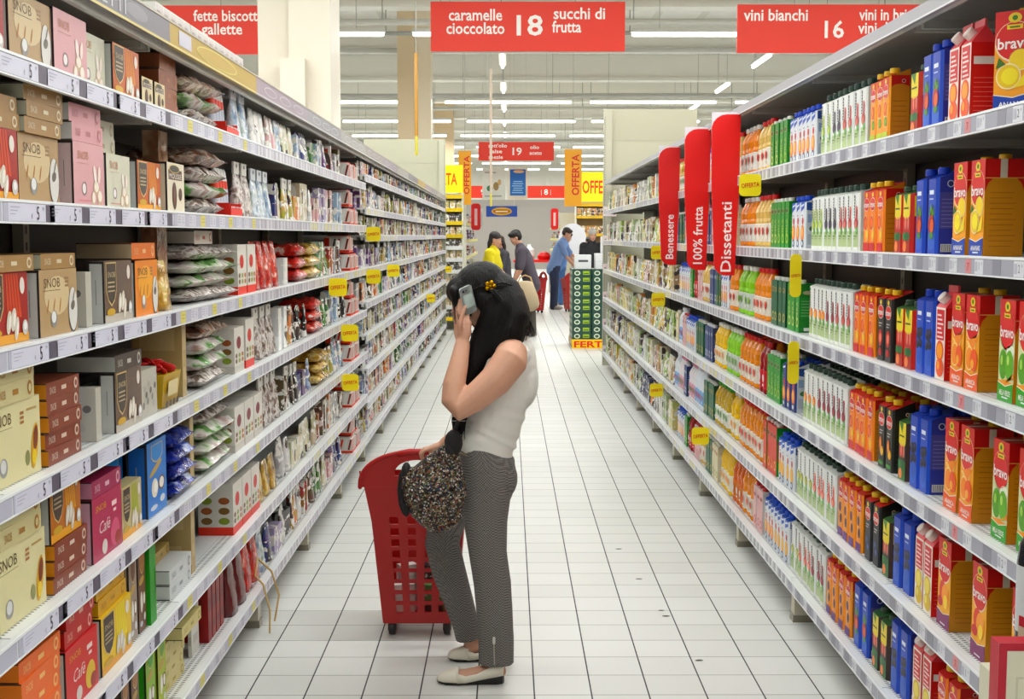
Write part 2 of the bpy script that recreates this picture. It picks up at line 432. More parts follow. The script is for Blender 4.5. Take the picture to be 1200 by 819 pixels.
def bay(side, i):
    sx = SX[side]; y0 = BAY0[side] + BAY*i; far = side == 'L' and i >= 5
    lev = LEV_R if side == 'R' else (LEV_LF if far else LEV_L)
    e = empty('shelving_bay', (FRONT[side], y0, 0))
    tag(e, 'white metal supermarket shelving bay on the %s side of the aisle, %s from the camera' % ('juice' if side == 'R' else 'sweets', ROWN[i+1]), 'shelving', 'bays of aisle shelving')
    ps = ('f' if far else 'n', side)
    if ps not in SHELFMESH:
        strip = {'R': STRIP_R, 'L': STRIP_L}[side]
        m = MB(); m.box(*sorted((sx*(DEPTH+.005), sx*(DEPTH+.035))), .001, BAY-.001, 0, 2.2 if side == 'R' else 2.15, '3c3a37')  # panel coloured near-black to stand in for the shade deep inside the shelves
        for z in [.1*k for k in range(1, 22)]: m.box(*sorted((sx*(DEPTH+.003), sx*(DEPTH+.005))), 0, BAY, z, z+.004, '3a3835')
        q = MB(); q.box(*sorted((sx*DEPTH*.93, sx*DEPTH)), .002, .05, 0, 2.15, 'bcb7a8')
        for z in [.05*k for k in range(2, 43)]: q.box(*sorted((sx*(DEPTH*.93-.001), sx*DEPTH*.93)), .02, .03, z, z+.025, '4c4a45')
        ft = MB(); ft.box(*sorted((sx*.02, sx*.075)), .002, .06, 0, .14, 'cbc6b4'); ft.box(*sorted((sx*.015, sx*.3)), .001, .065, 0, .03, '8e8a7c')
        kick = MB(); kick.box(*sorted((sx*.14, sx*.155)), 0, BAY, .0, .13, '6f6b62')
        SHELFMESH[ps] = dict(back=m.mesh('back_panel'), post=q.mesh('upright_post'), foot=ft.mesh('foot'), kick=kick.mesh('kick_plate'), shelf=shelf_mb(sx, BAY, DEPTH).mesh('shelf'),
                             rail=rail_mb(sx, BAY, strip).mesh('price_rail'), railp=rail_mb(sx, BAY, 'a3a3ae' if side == 'R' else 'b9b8c6').mesh('price_rail'), raily=rail_mb(sx, BAY, STRIP_Y).mesh('price_rail'))
    S = SHELFMESH[ps]
    def part(nm, key, par, loc=(0,0,0)):
        o = bpy.data.objects.new(nm, S[key] if isinstance(key, str) else key); COL.objects.link(o); o.parent = par; o.location = loc; return o
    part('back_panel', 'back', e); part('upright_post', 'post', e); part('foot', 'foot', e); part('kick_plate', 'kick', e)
    for r, z in enumerate(lev):
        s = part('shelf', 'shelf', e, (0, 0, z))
        rowy = y0 > 6.2 and (i + r) % 4 == 0
        detailed = i < 2
        part('price_rail', 'railp' if detailed else 'raily' if rowy or (side == 'R' and i == 3 and r in (2, 5)) else 'rail', s)
        if side == 'L' and i == 0:
            for k in range(5): part('price_ticket', ticket_mesh('L', 'wide', '5'), s, (0, .1 + .247*k + .008*((r*7+k) % 3), 0))
        elif side == 'L' and i == 1:
            for k in range(9): part('price_ticket', ticket_mesh('L', ('white', 'yellow', 'white')[(k+r) % 3], '1234'[(k*3+r) % 4]), s, (0, .08 + .138*k, 0))
        elif side == 'R' and i < 2:
            y = .09
            k = 0
            while y < BAY-.06:
                part('price_ticket', ticket_mesh('R', 'red' if (i == 0 and k == 5) else 'small' if k % 2 == 0 else 'block', '7' if (i == 0 and k == 5) else '2' if k < 3 else '1'), s, (0, y, 0))
                y += (.072 if i == 1 or k > 3 else .095) + .018*((k*5+r) % 3); k += 1
    if side == 'R':
        s = part('shelf', 'shelf', e, (0, 0, 2.238)); 
        h = MB(); h.box(*sorted((0, -sx*.012)), 0, BAY, -.04, .0, 'a7a6ab'); h.box(*sorted((-sx*.012, -sx*.015)), 0, BAY, -.04, -.035, 'd9d9dc')
        h.add([(0,0,0),(0,BAY,0),(sx*.055,BAY,.035),(sx*.055,0,.035)], [(0,1,2,3)], 'b1b0b6'); h.add([(0,BAY-.004,.001),(0,BAY,.001),(sx*.055,BAY,.036),(sx*.055,BAY-.004,.036)], [(0,1,2,3)], '7c7b80')
        part('fascia', h.mesh('fascia'), s)
    else:
        s = part('shelf', 'shelf', e, (0, 0, 2.17))
        colr = ['77757c', 'b3984e', '9d8d99', '8f8c92', 'a3a09d', '98918f', '9a8f9a', 'a7a39d'][i % 8]
        h = MB(); h.box(*sorted((0, -sx*.012)), 0, BAY, -.02, .052, colr)
        h.box(*sorted((-sx*.012, -sx*.014)), 0, BAY, -.021, -.014, 'd3c58a' if i < 2 else 'c9c6c2'); h.box(*sorted((-sx*.012, -sx*.014)), 0, BAY, .047, .053, 'b9b3a4')
        f = (V(.0122, 0, 0), V(0,1,0), V(0,0,1))
        if i == 0: 
            h.text(f, 'CONFETTI', .6, .016, .042, 'cfccd2', 1, width=.5); h.ell(f, .95, .017, .1, .02, '8a888f', 0)
        elif i == 1:
            h.ell(f, .62, .016, .3, .026, 'd8cb7e', 0, 28); h.ell(f, .62, .016, .285, .022, 'b89d52', 1, 28); h.rect(f, .1, -.005, .25, .04, 'c9c7d2', 1)
        else:
            for k in range(3): h.ell(f, .3+.35*k, .016, .14, .018, 'c9c3c9', 0); h.ell(f, .3+.35*k, .016, .125, .014, colr, 1)
        part('fascia', h.mesh('fascia'), s)
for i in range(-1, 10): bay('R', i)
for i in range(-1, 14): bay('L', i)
# tall end panels closing each run
def end_panel(side, y, x0, x1, label):
    e = empty('gondola_end_board', ((x0+x1)/2, y, 0)); tag(e, label, 'shelf end panel')
    w = (x1-x0)/2; m = MB(); m.box(-w, w, 0, .04, .0, 3.13, 'a5a492')
    for z in (1.0, 1.9, 2.75): m.box(-w, w, -.002, 0, z, z+.006, '9a998c')
    m.build('panel', e)
    s = -w if side == 'R' else w
    p = MB(); p.box(*sorted((s, s+(.1 if side == 'R' else -.1))), -.03, 0, 0, 3.13, 'abaa9a')
    for k in range(100): p.box(*sorted((s+(.012 if side == 'R' else -.012), s+(.02 if side == 'R' else -.02))), -.032, -.03, .05+.03*k, .065+.03*k, '6e6d66')
    p.build('perforated_post', e)
    if side == 'R':
        for z in LEV_R:
            t = MB(); f = (V(s+.0, -.033, z), V(1,0,0), V(0,0,1)); t.rect(f, .0, -.06, .16, .06, 'e3d6d6', 0)
            t.rect(f, .05, -.02, .1, .02, 'b03a48', 1); t.rect(f, .12, -.04, .15, .03, '8f8a90', 1); t.rect(f, .015, -.03, .04, .02, 'a99aa0', 1)
            t.build('price_card', e)
end_panel('R', 15.63, 1.165, 2.3, 'tall beige end panel closing the juice shelving')
end_panel('L', 20.46, -2.3, -1.0, 'tall beige end panel closing the sweets shelving')

# ------------------------------------------------------------------ hanging signs
def rounded(w, h, r, n=5, corners=(1,1,1,1)):
    out = []
    for k, (sx_, sy_, a0) in enumerate(((1,-1,-90),(1,1,0),(-1,1,90),(-1,-1,180))):
        if not corners[k]: out.append((sx_*w/2, sy_*h/2)); continue
        cx, cy = sx_*(w/2-r), sy_*(h/2-r)
        out += [(cx+r*cos(radians(a0+90*j/n)), cy+r*sin(radians(a0+90*j/n))) for j in range(n+1)]
    return out
def slab(m, poly, t, mat):
    """upright plate facing the camera: poly in (x, z), thickness t along y"""
    n = len(poly)
    m.add([(x, 0, z) for x, z in poly] + [(x, t, z) for x, z in poly], [tuple(range(n)), tuple(range(2*n-1, n-1, -1))] + [(i, i+n, (i+1) % n+n, (i+1) % n) for i in range(n)], mat)
FACE = (V(0,0,0), V(1,0,0), V(0,0,1))
def hanging_sign(x, y, z0, w, h, texts, label, mat='d9472b', top=5.9):
    e = empty('hanging_sign', (x, y, z0)); tag(e, label, 'sign', 'red aisle signs')
    m = MB(); slab(m, [(-w/2,0),(w/2,0),(w/2,h),(-w/2,h)], .03, mat)
    m.add([(-w/2,-.004,h),(w/2,-.004,h),(w/2,.034,h),(-w/2,.034,h)], [(0,1,2,3)], 'c9c9c4')
    for s, cx, cz, th, tw in texts: m.text(FACE, s, cx, cz, th, 'f4eeea', 1, bold=.018, width=tw)
    m.build('panel', e)
    for sx_ in (-.4, .4):
        q = MB(); q.tube([(sx_*w, .015, h), (sx_*w, .015, top-z0)], .004, 'c9c9c4', 6); q.build('suspension_wire', e)
hanging_sign(.205, 13.3, 3.49, 2.0, .5, [('caramelle', -.54, .37, .115, .55), ('cioccolato', -.54, .235, .115, .6), ('18', -.01, .265, .2, .27), ('succhi di', .53, .385, .115, .53), ('frutta', .4, .25, .115, .3)],
             'big red aisle sign with white number 18 over the middle aisle')
hanging_sign(3.36, 13.3, 3.475, 2.0, .49, [('vini bianchi', -.6, .385, .115, .66), ('16', -.02, .24, .17, .2), ('vini in brick', .56, .39, .115, .62), ('vini dolci', .5, .255, .115, .5)],
             'big red aisle sign with white number 16 over the next aisle')
hanging_sign(-3.3, 13.3, 3.46, 2.0, .49, [('fette biscottate', .48, .39, .11, .82), ('gallette', .36, .255, .11, .42), ('20', -.3, .26, .17, .24)],
             'red aisle sign for biscottate, partly hidden by the pale column')
hanging_sign(.16, 25, 3.06, 1.47, .36, [('sott\'olio', -.36, .29, .07, .36), ('salse', -.4, .18, .07, .25), ('spezie', -.4, .07, .07, .28), ('19', 0, .18, .14, .18), ('olio', .36, .26, .07, .18), ('aceto', .38, .15, .07, .24)],
             'smaller red aisle sign with white number 19 far down the hall')
hanging_sign(-.83, 38, 2.72, .55, .36, [('9', .08, .18, .16, .12)], 'small red sign with white number 9 beyond the corridor')
hanging_sign(1.13, 38, 2.72, 1.1, .36, [('8', .0, .18, .16, .12), ('|', -.14, .18, .12, .01), ('|', .14, .18, .12, .01)], 'small red sign with white number 8 beyond the corridor')
# red flag signs that stick out of the juice shelving
def flag_sign(y, word, z0, z1, w, label):
    e = empty('flag_sign', (1.165, y, z0)); tag(e, label, 'sign', 'red flag signs on the juice shelving')
    h = z1-z0; m = MB()
    top = [(-w*.0, h)] ; r = .075
    poly = [(-.02, 0), (-.005, h*.5), (0, h)] + [(-w+r*(1-sin(radians(a))), h-r*(1-cos(radians(a)))) for a in (0, 20, 40, 60, 80, 90)] + [(-w*.98, h*.55), (-w*.86, .11)] + [(-w*.86+.06*(1-cos(radians(a))), .06-.06*sin(radians(a))+.0) for a in (0, 25, 50, 75, 90)]
    slab(m, poly, .012, 'd21f28')
    m.text((V(-w*.46, 0, h*.24), V(1,0,0), V(0,0,1)), word, 0, 0, .052, 'f6ecec', 1, bold=.012, rot=pi/2, width={'Benessere': .3, '100% frutta': .33, 'Dissetanti': .35}[word])
    m.build('panel', e)
    b = MB(); b.box(-w*.98, 0, .012, .02, h*.9, h+.012, 'dcdce2'); b.box(-.012, 0, .012, .026, h*.4, h*.9, 'c9c9cc'); b.build('bracket', e)
flag_sign(6.42, 'Dissetanti', 1.395, 2.2, .145, 'red flag sign reading Dissetanti, closest to the camera')
flag_sign(7.36, '100% frutta', 1.397, 2.206, .15, 'red flag sign reading 100% frutta, middle of the three')
flag_sign(8.66, 'Benessere', 1.397, 2.19, .145, 'red flag sign reading Benessere, furthest of the three')
# yellow offer tags
def offer_tag(side, y, z, label, strip=False):
    sx = SX[side]; e = empty('offer_tag', (FRONT[side]-sx*.012, y, z)); tag(e, label, 'price tag', 'yellow offer tags')
    m = MB(); w, h = (.1, .1) if not strip else (.045, .17)
    slab(m, [(p[0]-sx*w/2, p[1]-h/2+.012) for p in rounded(w, h, .02)], .003, 'f2df1c')
    m.text((V(-sx*w/2, 0, -h/2+.012), V(1,0,0), V(0,0,1)), 'OFFERTA', 0, 0, .02 if not strip else .011, 'c8381c', 1, width=w*.82, bold=.02, rot=radians(6))
    m.build('card', e)
    c = MB(); c.box(*sorted((0, -sx*.02)), .003, .01, -.01, .012, 'd8d6cc'); c.build('clip', e)
for y, r, w_, st in ((5.82, 5, 'above the pale bottles', 0), (9.37, 4, 'beside the red Benessere flag', 0), (9.31, 3, 'below the Benessere flag', 0), (9.37, 1, 'far along the second lowest shelf', 0), (7.2, 1, 'nearer end of the second lowest shelf', 0), (4.99, 4, 'long strip below the fourth shelf up', 1), (5.0, 3, 'long strip below the middle juice shelf', 1)):
    offer_tag('R', y, LEV_R[r]-.03, 'yellow offer tag on the juice shelf rail, ' + w_, st)
for y, z, w_ in ((8.88, 1.665, 'highest of the yellow ones'), (7.0, 1.371, 'over the red and gold bags'), (8.86, 1.371, 'beside the striped display trays'), (10.4, 1.37, 'just beyond the striped trays'), (7.5, 1.08, 'upper of two under the gold bags'), (7.5, .785, 'lower of two under the gold bags'), (15.4, .9, 'above the far floor end'), (20.0, 1.13, 'at the very far end')):
    offer_tag('L', y, z-.02, 'yellow offer tag on the sweets shelf rail, ' + w_)

# ------------------------------------------------------------------ packs: builders
# local frame of a pack: front faces -y, width along x, standing on z = 0, centred in x and y
def faces(w, d, h):
    return dict(front=(V(0,-d/2,0), V(1,0,0), V(0,0,1)), right=(V(w/2,0,0), V(0,1,0), V(0,0,1)), left=(V(-w/2,0,0), V(0,-1,0), V(0,0,1)),
                back=(V(0,d/2,0), V(-1,0,0), V(0,0,1)), top=(V(0,0,h), V(1,0,0), V(0,1,0)))
def cap(r, h, mat, n=14):
    m = MB(); m.lathe([(r*.9, 0), (r, .001), (r, h*.85), (r*.92, h)], mat, n); return m.mesh('screw_cap')
CAPS = {}
def capm(r, h, mat):
    if (r, h, mat) not in CAPS: CAPS[(r, h, mat)] = cap(r, h, mat)
    return CAPS[(r, h, mat)]
def fruit(m, f, cx, cy, r, col, inner=None, ry=None, layer=1):
    m.ell(f, cx, cy, r, ry or r, col, layer)
    if inner: m.ell(f, cx + r*.1, cy, r*.72, (ry or r)*.72, inner, layer+1)
TPL = {}
def big_carton(key, band, name, fr, ground='f0a63a'):
    w, d, h = .096, .1, .245; m = MB(); f = faces(w, d, h); F = f['front']
    m.box(-w/2, w/2, -d/2, d/2, 0, h*.8, 'bd8322', front=ground); m.box(-w/2, w/2, -d/2, d/2, h*.8, h, 'b81519', top='b4151a')
    for s in ('left', 'right'):
        m.rect(f[s], -.012, h*.8, .006, h, 'c9bfae', 0)
        m.dec(f[s], [(-d/2, h*.66), (-d/2, h*.8), (-d*.3, h*.8), (-d*.42, h*.75)], 'b81519', 0)
        m.dec(f[s], [(d/2, h*.66), (d*.42, h*.75), (d*.3, h*.8), (d/2, h*.8)], 'b81519', 0)
        m.rect(f[s], -d/2, h*.8, d/2, h*.808, 'd8b070', 1)
        for k in range(11): m.rect(f[s], -d*.36, h*(.1+.055*k), d*(.2+.15*((k*7 % 3)/3)), h*(.1+.055*k)+.0022, 'a06a18', 0)
    m.rect(f['top'], -.012, -d/2, .006, d/2, 'c9bfae', 0)
    m.rect(F, -w/2, h*.68, w/2, h, 'cf1d20', 0)
    m.ell(F, 0, h*.7, w*.5, h*.2, 'f3ddc0', 0, 26); m.ell(F, 0, h*.705, w*.47, h*.185, 'cf1d20', 1, 26)
    m.ell(F, 0, h*.93, w*.17, h*.05, 'efd014', 2); m.rect(F, -w*.2, h*.82, w*.2, h*.865, 'efd014', 2); m.ell(F, 0, h*.93, w*.07, h*.025, '3f7a2a', 3); m.rect(F, -w*.13, h*.833, w*.13, h*.848, '4a6a1a', 3)
    m.text(F, 'bravo', 0, h*.685, .026, 'f8f0ee', 3, width=w*.86, bold=.02)
    fr(m, F, w, h)
    m.dec(F, [(-w/2, 0), (w/2, 0), (w/2, h*.2), (0, h*.155), (-w/2, h*.19)], 'f3ead8', 3); m.dec(F, [(-w/2, 0), (w/2, 0), (w/2, h*.19), (0, h*.145), (-w/2, h*.18)], band, 4)
    m.text(F, name, 0, h*.085, .0125, 'f3f0ea', 5, width=w*.7, bold=.015); m.rect(F, -w*.2, h*.03, w*.2, h*.045, 'dfe6e6', 5)
    TPL[key] = dict(parts=[('body', m.mesh('juice_carton'), (0,0,0)), ('screw_cap', capm(.016, .014, 'e8c21a'), (0, .018, h))], w=w, d=d, h=h)
def fr_ananas(m, F, w, h):
    m.ell(F, .015, h*.52, w*.3, h*.11, 'f6e7b8', 1); fruit(m, F, .015, h*.52, w*.27, 'efd014', None, h*.1, 2)
    m.ell(F, -.012, h*.36, w*.32, h*.13, 'f6e7b8', 3); fruit(m, F, -.012, h*.36, w*.29, 'e9c81a', 'f4e25a', h*.115, 4); m.dec(F, [(.0, h*.24), (w*.4, h*.27), (w*.44, h*.45), (w*.2, h*.34)], 'f0d628', 3)
    m.dec(F, [(-w*.45, h*.44), (-w*.2, h*.48), (-w*.38, h*.55)], '3f6a1f', 5)
def fr_arancia(m, F, w, h):
    m.dec(F, [(-w*.4, h*.5), (w*.4, h*.6), (w*.2, h*.4), (-w*.2, h*.42)], 'f7cf8a', 1); m.dec(F, [(-w*.3, h*.52), (w*.42, h*.57), (w*.1, h*.42)], 'ee8f1e', 2)
    m.ell(F, -w*.16, h*.33, w*.3, h*.13, 'f8dca0', 2); m.ell(F, -w*.16, h*.33, w*.26, h*.115, 'f0921c', 3); m.ell(F, w*.18, h*.32, w*.26, h*.12, 'e8661a', 4); m.ell(F, w*.1, h*.28, w*.12, h*.05, 'f4b060', 5)
def fr_mela(m, F, w, h):
    m.rect(F, -w/2, h*.2, w/2, h*.62, 'd8dcae', 0); m.ell(F, w*.25, h*.5, w*.25, h*.06, 'e8eed8', 1)
    m.ell(F, -w*.2, h*.36, w*.26, h*.15, '5c9a24', 2); m.ell(F, w*.22, h*.36, w*.26, h*.15, '68a82a', 3); m.ell(F, -w*.26, h*.4, w*.08, h*.05, 'a9cf6a', 4); m.ell(F, w*.14, h*.41, w*.08, h*.05, 'b4d87a', 4)
    m.dec(F, [(-w*.3, h*.2), (w*.5, h*.24), (w*.5, h*.3), (0, h*.19)], 'ee9a3a', 3)
def fr_mango(m, F, w, h):
    m.ell(F, -w*.1, h*.4, w*.26, h*.13, 'd84a1c', 1); m.ell(F, w*.12, h*.36, w*.28, h*.14, 'f2a01e', 2); m.ell(F, w*.16, h*.3, w*.16, h*.08, 'f8d440', 3); m.ell(F, -w*.25, h*.28, w*.2, h*.06, 'c2301c', 3)
big_carton('big_ananas', '1c3f9e', 'ANANAS', fr_ananas)
big_carton('big_arancia', 'e4671a', 'ARANCIA', fr_arancia)
big_carton('big_mela', '3f9a2a', 'MELA VERDE', fr_mela)
big_carton('big_mango', '7a2a5e', '', fr_mango, 'f0b24a')
def prisma(m, w, d, h, body, top, front=None, c=.006):
    """slim carton with bevelled corners and a sloping top, lower at the front"""
    P = [(-w/2+c,-d/2),(w/2-c,-d/2),(w/2,-d/2+c),(w/2,d/2-c),(w/2-c,d/2),(-w/2+c,d/2),(-w/2,d/2-c),(-w/2,-d/2+c)]
    hz = [h*.88 + (h*.12)*((y+d/2)/d) for x, y in P]; n = 8
    vs = [(x, y, 0) for x, y in P] + [(x, y, z) for (x, y), z in zip(P, hz)]
    for i in range(n):
        j = (i+1) % n
        m.add([vs[i], vs[j], vs[n+j], vs[n+i]], [(0,1,2,3)], front if (front and i in (0, 1, 7)) else body)
    m.add(vs[:n], [tuple(range(n-1,-1,-1))], body); m.add(vs[n:], [tuple(range(n))], top)
def slim_bravo(key, body, side, pics, low, dark=False):
    w, d, h = .07, .07, .225; m = MB(); f = faces(w, d, h); F = f['front']; a = w/2-.006
    prisma(m, w, d, h, side, 'c41a1c', body)
    for s in ('left', 'right'):
        m.rect(f[s], -a, h*.72, a, h*.9, 'b81a1a' if not dark else '1c1a1a', 0); m.ell(f[s], 0, h*.72, a, h*.06, side, 1)
        m.ell(f[s], .01, h*.82, .006, .006, 'e8dcd0', 2); m.ell(f[s], .01, h*.82, .0045, .0045, '8a1a1a', 3)
        for k in range(7): m.rect(f[s], -a*.8, h*(.12+.07*k), a*.75, h*(.12+.07*k)+.002, '8f5c14' if not dark else '3a3836', 0)
    m.rect(F, -a, h*.72, a, h*.88, 'cf1d20' if not dark else body, 0)
    m.ell(F, 0, h*.69, a*1.05, h*.1, 'f3e4d0', 1); m.ell(F, 0, h*.69, a, h*.09, 'cf1d20', 2)
    m.ell(F, 0, h*.83, a*.34, h*.035, 'efd014', 2); m.text(F, 'bravo', 0, h*.69, .019, 'f8f0ee', 3, width=a*1.8, bold=.02)
    if dark: m.rect(F, -a*.6, h*.52, a*.5, h*.535, 'c9c4bc', 1); m.rect(F, -a*.6, h*.48, a*.2, h*.495, 'c9c4bc', 1)
    for cx, cy, rx, ry, c1, c2 in pics:
        m.ell(F, cx*a, cy*h, rx*a, ry*h, 'f4e0b8' if not dark else c1, 1); m.ell(F, cx*a, cy*h, rx*a*.9, ry*h*.9, c1, 2)
        if c2: m.ell(F, cx*a+.003, cy*h, rx*a*.6, ry*h*.55, c2, 3)
    if low: m.rect(F, -a, 0, a, h*.13, low, 4)
    TPL[key] = dict(parts=[('body', m.mesh('juice_carton'), (0,0,0)), ('screw_cap', capm(.0155, .017, 'e8c21a'), (0, -.008, h*.935))], w=w, d=d, h=h)
slim_bravo('slim_orange', 'ef8a1c', 'c07a1c', [(-.3,.42,.6,.12,'d8401c','f07a3a'), (.3,.25,.55,.1,'f2b02a','f6d060')], 'c22a3a')
slim_bravo('slim_lime', 'f0a02a', 'b8781c', [(-.1,.45,.5,.11,'e4561c','f08a4a'), (.15,.27,.5,.08,'5c8a1e','8ab83a')], 'b4c41e')
slim_bravo('slim_purple', 'ef9a2a', 'c07a1c', [(-.2,.46,.5,.09,'3a1a3a','5c2a56'), (.2,.28,.5,.09,'4a1c40','2a1028')], '5a2a7a')
slim_bravo('slim_fig', '1d1b1b', '1a1817', [(0,.32,.7,.12,'c03a34','e88a7a'), (0,.12,.6,.06,'b02a2a',None)], None, True)
slim_bravo('slim_mangodark', '1d1f1b', '1c1e1a', [(-.2,.34,.4,.1,'e87a2a','f0a050'), (.3,.24,.6,.07,'f0b02a','f4c850'), (0,.07,.9,.03,'3f8a2a',None)], None, True)
slim_bravo('slim_berry', '1c1d22', '1b1c20', [(-.2,.3,.5,.06,'2c3c6a','4a5c90'), (.2,.2,.5,.06,'34447a','5a6ca0')], None, True)
def white_carton(key, fruitc, inner, shape):
    w, d, h = .068, .07, .225; m = MB(); f = faces(w, d, h); F = f['front']; a = w/2-.006
    prisma(m, w, d, h, 'e4e5e2', 'dfe2dd', 'eceeec')
    m.rect(F, -a, 0, a, h*.3, 'b4c694', 0); m.rect(F, -a, 0, a, h*.06, 'e8eae4', 1)
    m.rect(F, -a*.92, h*.5, -a*.45, h*.85, '3a403c', 1)
    for k in range(7): m.rect(F, -a*.85, h*(.52+.045*k), -a*.55, h*(.52+.045*k)+.004, 'e8eae6', 2)
    if shape == 'tall': m.rect(F, -a*.15, h*.38, a*.6, h*.66, fruitc, 1); m.ell(F, .2*a, h*.66, a*.38, h*.03, inner, 2)
    m.ell(F, .1*a, h*.42, a*.85, h*.09, fruitc, 2); m.ell(F, -.05*a, h*.4, a*.5, h*.06, inner, 3)
    m.ell(F, .45*a, h*.31, a*.45, a*.45, '4f9a3e', 4); m.ell(F, .45*a, h*.31, a*.3, a*.3, '8ac276', 5)
    m.rect(F, -a*.7, h*.22, a*.5, h*.235, '4c7a3e', 4); m.rect(F, -a*.7, h*.18, a*.1, h*.19, '6d8a5e', 4)
    for s in ('left', 'right'):
        m.rect(f[s], -a, 0, a, h*.3, 'd4ddc4', 0); m.rect(f[s], -a*.4, h*.55, a*.2, h*.8, '3a403c', 0); m.rect(f[s], -a*.7, h*.35, a*.7, h*.5, 'b9bdb6', 0)
        m.ell(f[s], 0, h*.85, .006, .006, '5d625c', 1); m.rect(f[s], -a*.6, h*.06, a*.5, h*.16, 'f0f0ec', 1)
        for k in range(6): m.rect(f[s], -a*.5+a*.16*k, h*.07, -a*.42+a*.16*k, h*.15, '5a5a58', 2)
    TPL[key] = dict(parts=[('body', m.mesh('juice_carton'), (0,0,0)), ('screw_cap', capm(.0165, .02, '1f3a30'), (0, -.006, h*.93))], w=w, d=d, h=h)
white_carton('white_apple', '9ab83a', 'c4d47a', 'tall'); white_carton('white_berry', '2e2638', '4a3c5c', 'tall'); white_carton('white_pome', 'b03a3e', 'd07a70', 'tall')
white_carton('white_orange', 'e8862a', 'f4b060', 'round'); white_carton('white_red', '7c2434', 'a84050', 'tall'); white_carton('white_pear', 'a8ac3a', 'ccd07a', 'round'); white_carton('white_pink', 'd8584a', 'ee9a86', 'tall')
def blue_carton(key, berry):
    w, d, h = .076, .076, .24; m = MB(); f = faces(w, d, h); F = f['front']; a = w/2-.008
    prisma(m, w, d, h, '2c3690', '1e3aa0', '2048b4', .008)
    m.rect(F, -a, h*.64, a, h*.88, '1c3fa8', 0); m.rect(F, -a*.7, h*.7, a*.5, h*.75, 'e4ecf6', 1); m.rect(F, -a*.7, h*.64, a*.4, h*.655, 'b9c9e8', 1)
    m.ell(F, 0, h*.18, a, h*.13, '2f5fc0', 0)
    if berry:
        for cx, cy, r in ((-.35,.48,.55),(.4,.5,.5),(0,.38,.5),(.5,.36,.4),(-.5,.34,.4)): m.ell(F, cx*a, cy*h, r*a, r*a, '16162c', 1); m.ell(F, cx*a-.003, cy*h+.004, r*a*.4, r*a*.4, '3c3c6a', 2)
        m.ell(F, 0, h*.2, a*.7, h*.1, '2a54b8', 2)
    else:
        for k in range(7): t = -1.2+.4*k; m.dec(F, [(-.3*a, h*.42), (.3*a, h*.42), (sin(t)*a*1.0, h*(.44+.17*cos(t)))], ('4f8a2e','3a6a22','6fa040')[k % 3], 1+k % 2)
        m.ell(F, 0, h*.35, a*.8, h*.11, 'a83226', 3); m.ell(F, .2*a, h*.33, a*.5, h*.08, 'd8642c', 4); m.ell(F, .1*a, h*.22, a*.5, h*.04, '4f8a2e', 4)
    for s in ('left', 'right'):
        m.rect(f[s], -a, h*.3, a, h*.72, '4a4a90', 0); m.ell(f[s], 0, h*.82, .01, .01, 'c9d0e8', 1); m.ell(f[s], 0, h*.82, .0075, .0075, '26306e', 2)
        for k in range(8): m.rect(f[s], -a*.8, h*(.32+.045*k), a*.6, h*(.32+.045*k)+.002, '7c7cb4', 1)
        m.rect(f[s], -a*.8, h*.03, a*.8, h*.12, 'dcdce0', 1)
        for k in range(8): m.rect(f[s], -a*.7+a*.18*k, h*.035, -a*.62+a*.18*k, h*.115, '3c3c44', 2)
    TPL[key] = dict(parts=[('body', m.mesh('juice_carton'), (0,0,0)), ('screw_cap', capm(.017, .02, '1a3fb0'), (0, -.006, h*.93))], w=w, d=d, h=h)
blue_carton('blue_pine', False); blue_carton('blue_berry', True)
def melon_carton(key, mid, low):
    w, d, h = .082, .082, .2; m = MB(); f = faces(w, d, h); F = f['front']; a = w/2-.01
    prisma(m, w, d, h, mid, '2f5a2e', mid, .01)
    m.rect(F, -a, h*.58, a, h*.88, 'ead62a', 0); m.ell(F, 0, h*.58, a, h*.07, 'ead62a', 1); m.dec(F, [(-a, h*.88), (0, h*.72), (a*.3, h*.88)], '3f7a34', 2); m.rect(F, -a*.8, h*.66, a*.6, h*.685, '4a4a1e', 2)
    m.rect(F, -a, h*.2, a, h*.3, '2f7a3c', 2); m.ell(F, .2*a, h*.25, a*.6, h*.07, '1f5a2c', 3)
    for k in range(4): m.ell(F, (-.6+.4*k)*a, h*.45, a*.16, h*.1, ('d84a3a','f0a090')[k % 2], 2)
    m.rect(F, -a, 0, a, h*.2, low, 1); m.ell(F, -.3*a, h*.1, a*.5, h*.08, 'e88a5a', 3)
    for s in ('left', 'right'): m.rect(f[s], -a, h*.55, a, h*.85, 'e4cf2c', 0); m.rect(f[s], -a*.9, h*.1, a*.9, h*.5, low, 0)
    TPL[key] = dict(parts=[('body', m.mesh('juice_carton'), (0,0,0)), ('screw_cap', capm(.02, .016, '24402a'), (0, -.004, h*.93))], w=w, d=d, h=h)
melon_carton('melon_red', 'b8322a', 'a83428'); melon_carton('melon_dark', '34211e', '2f6a34')
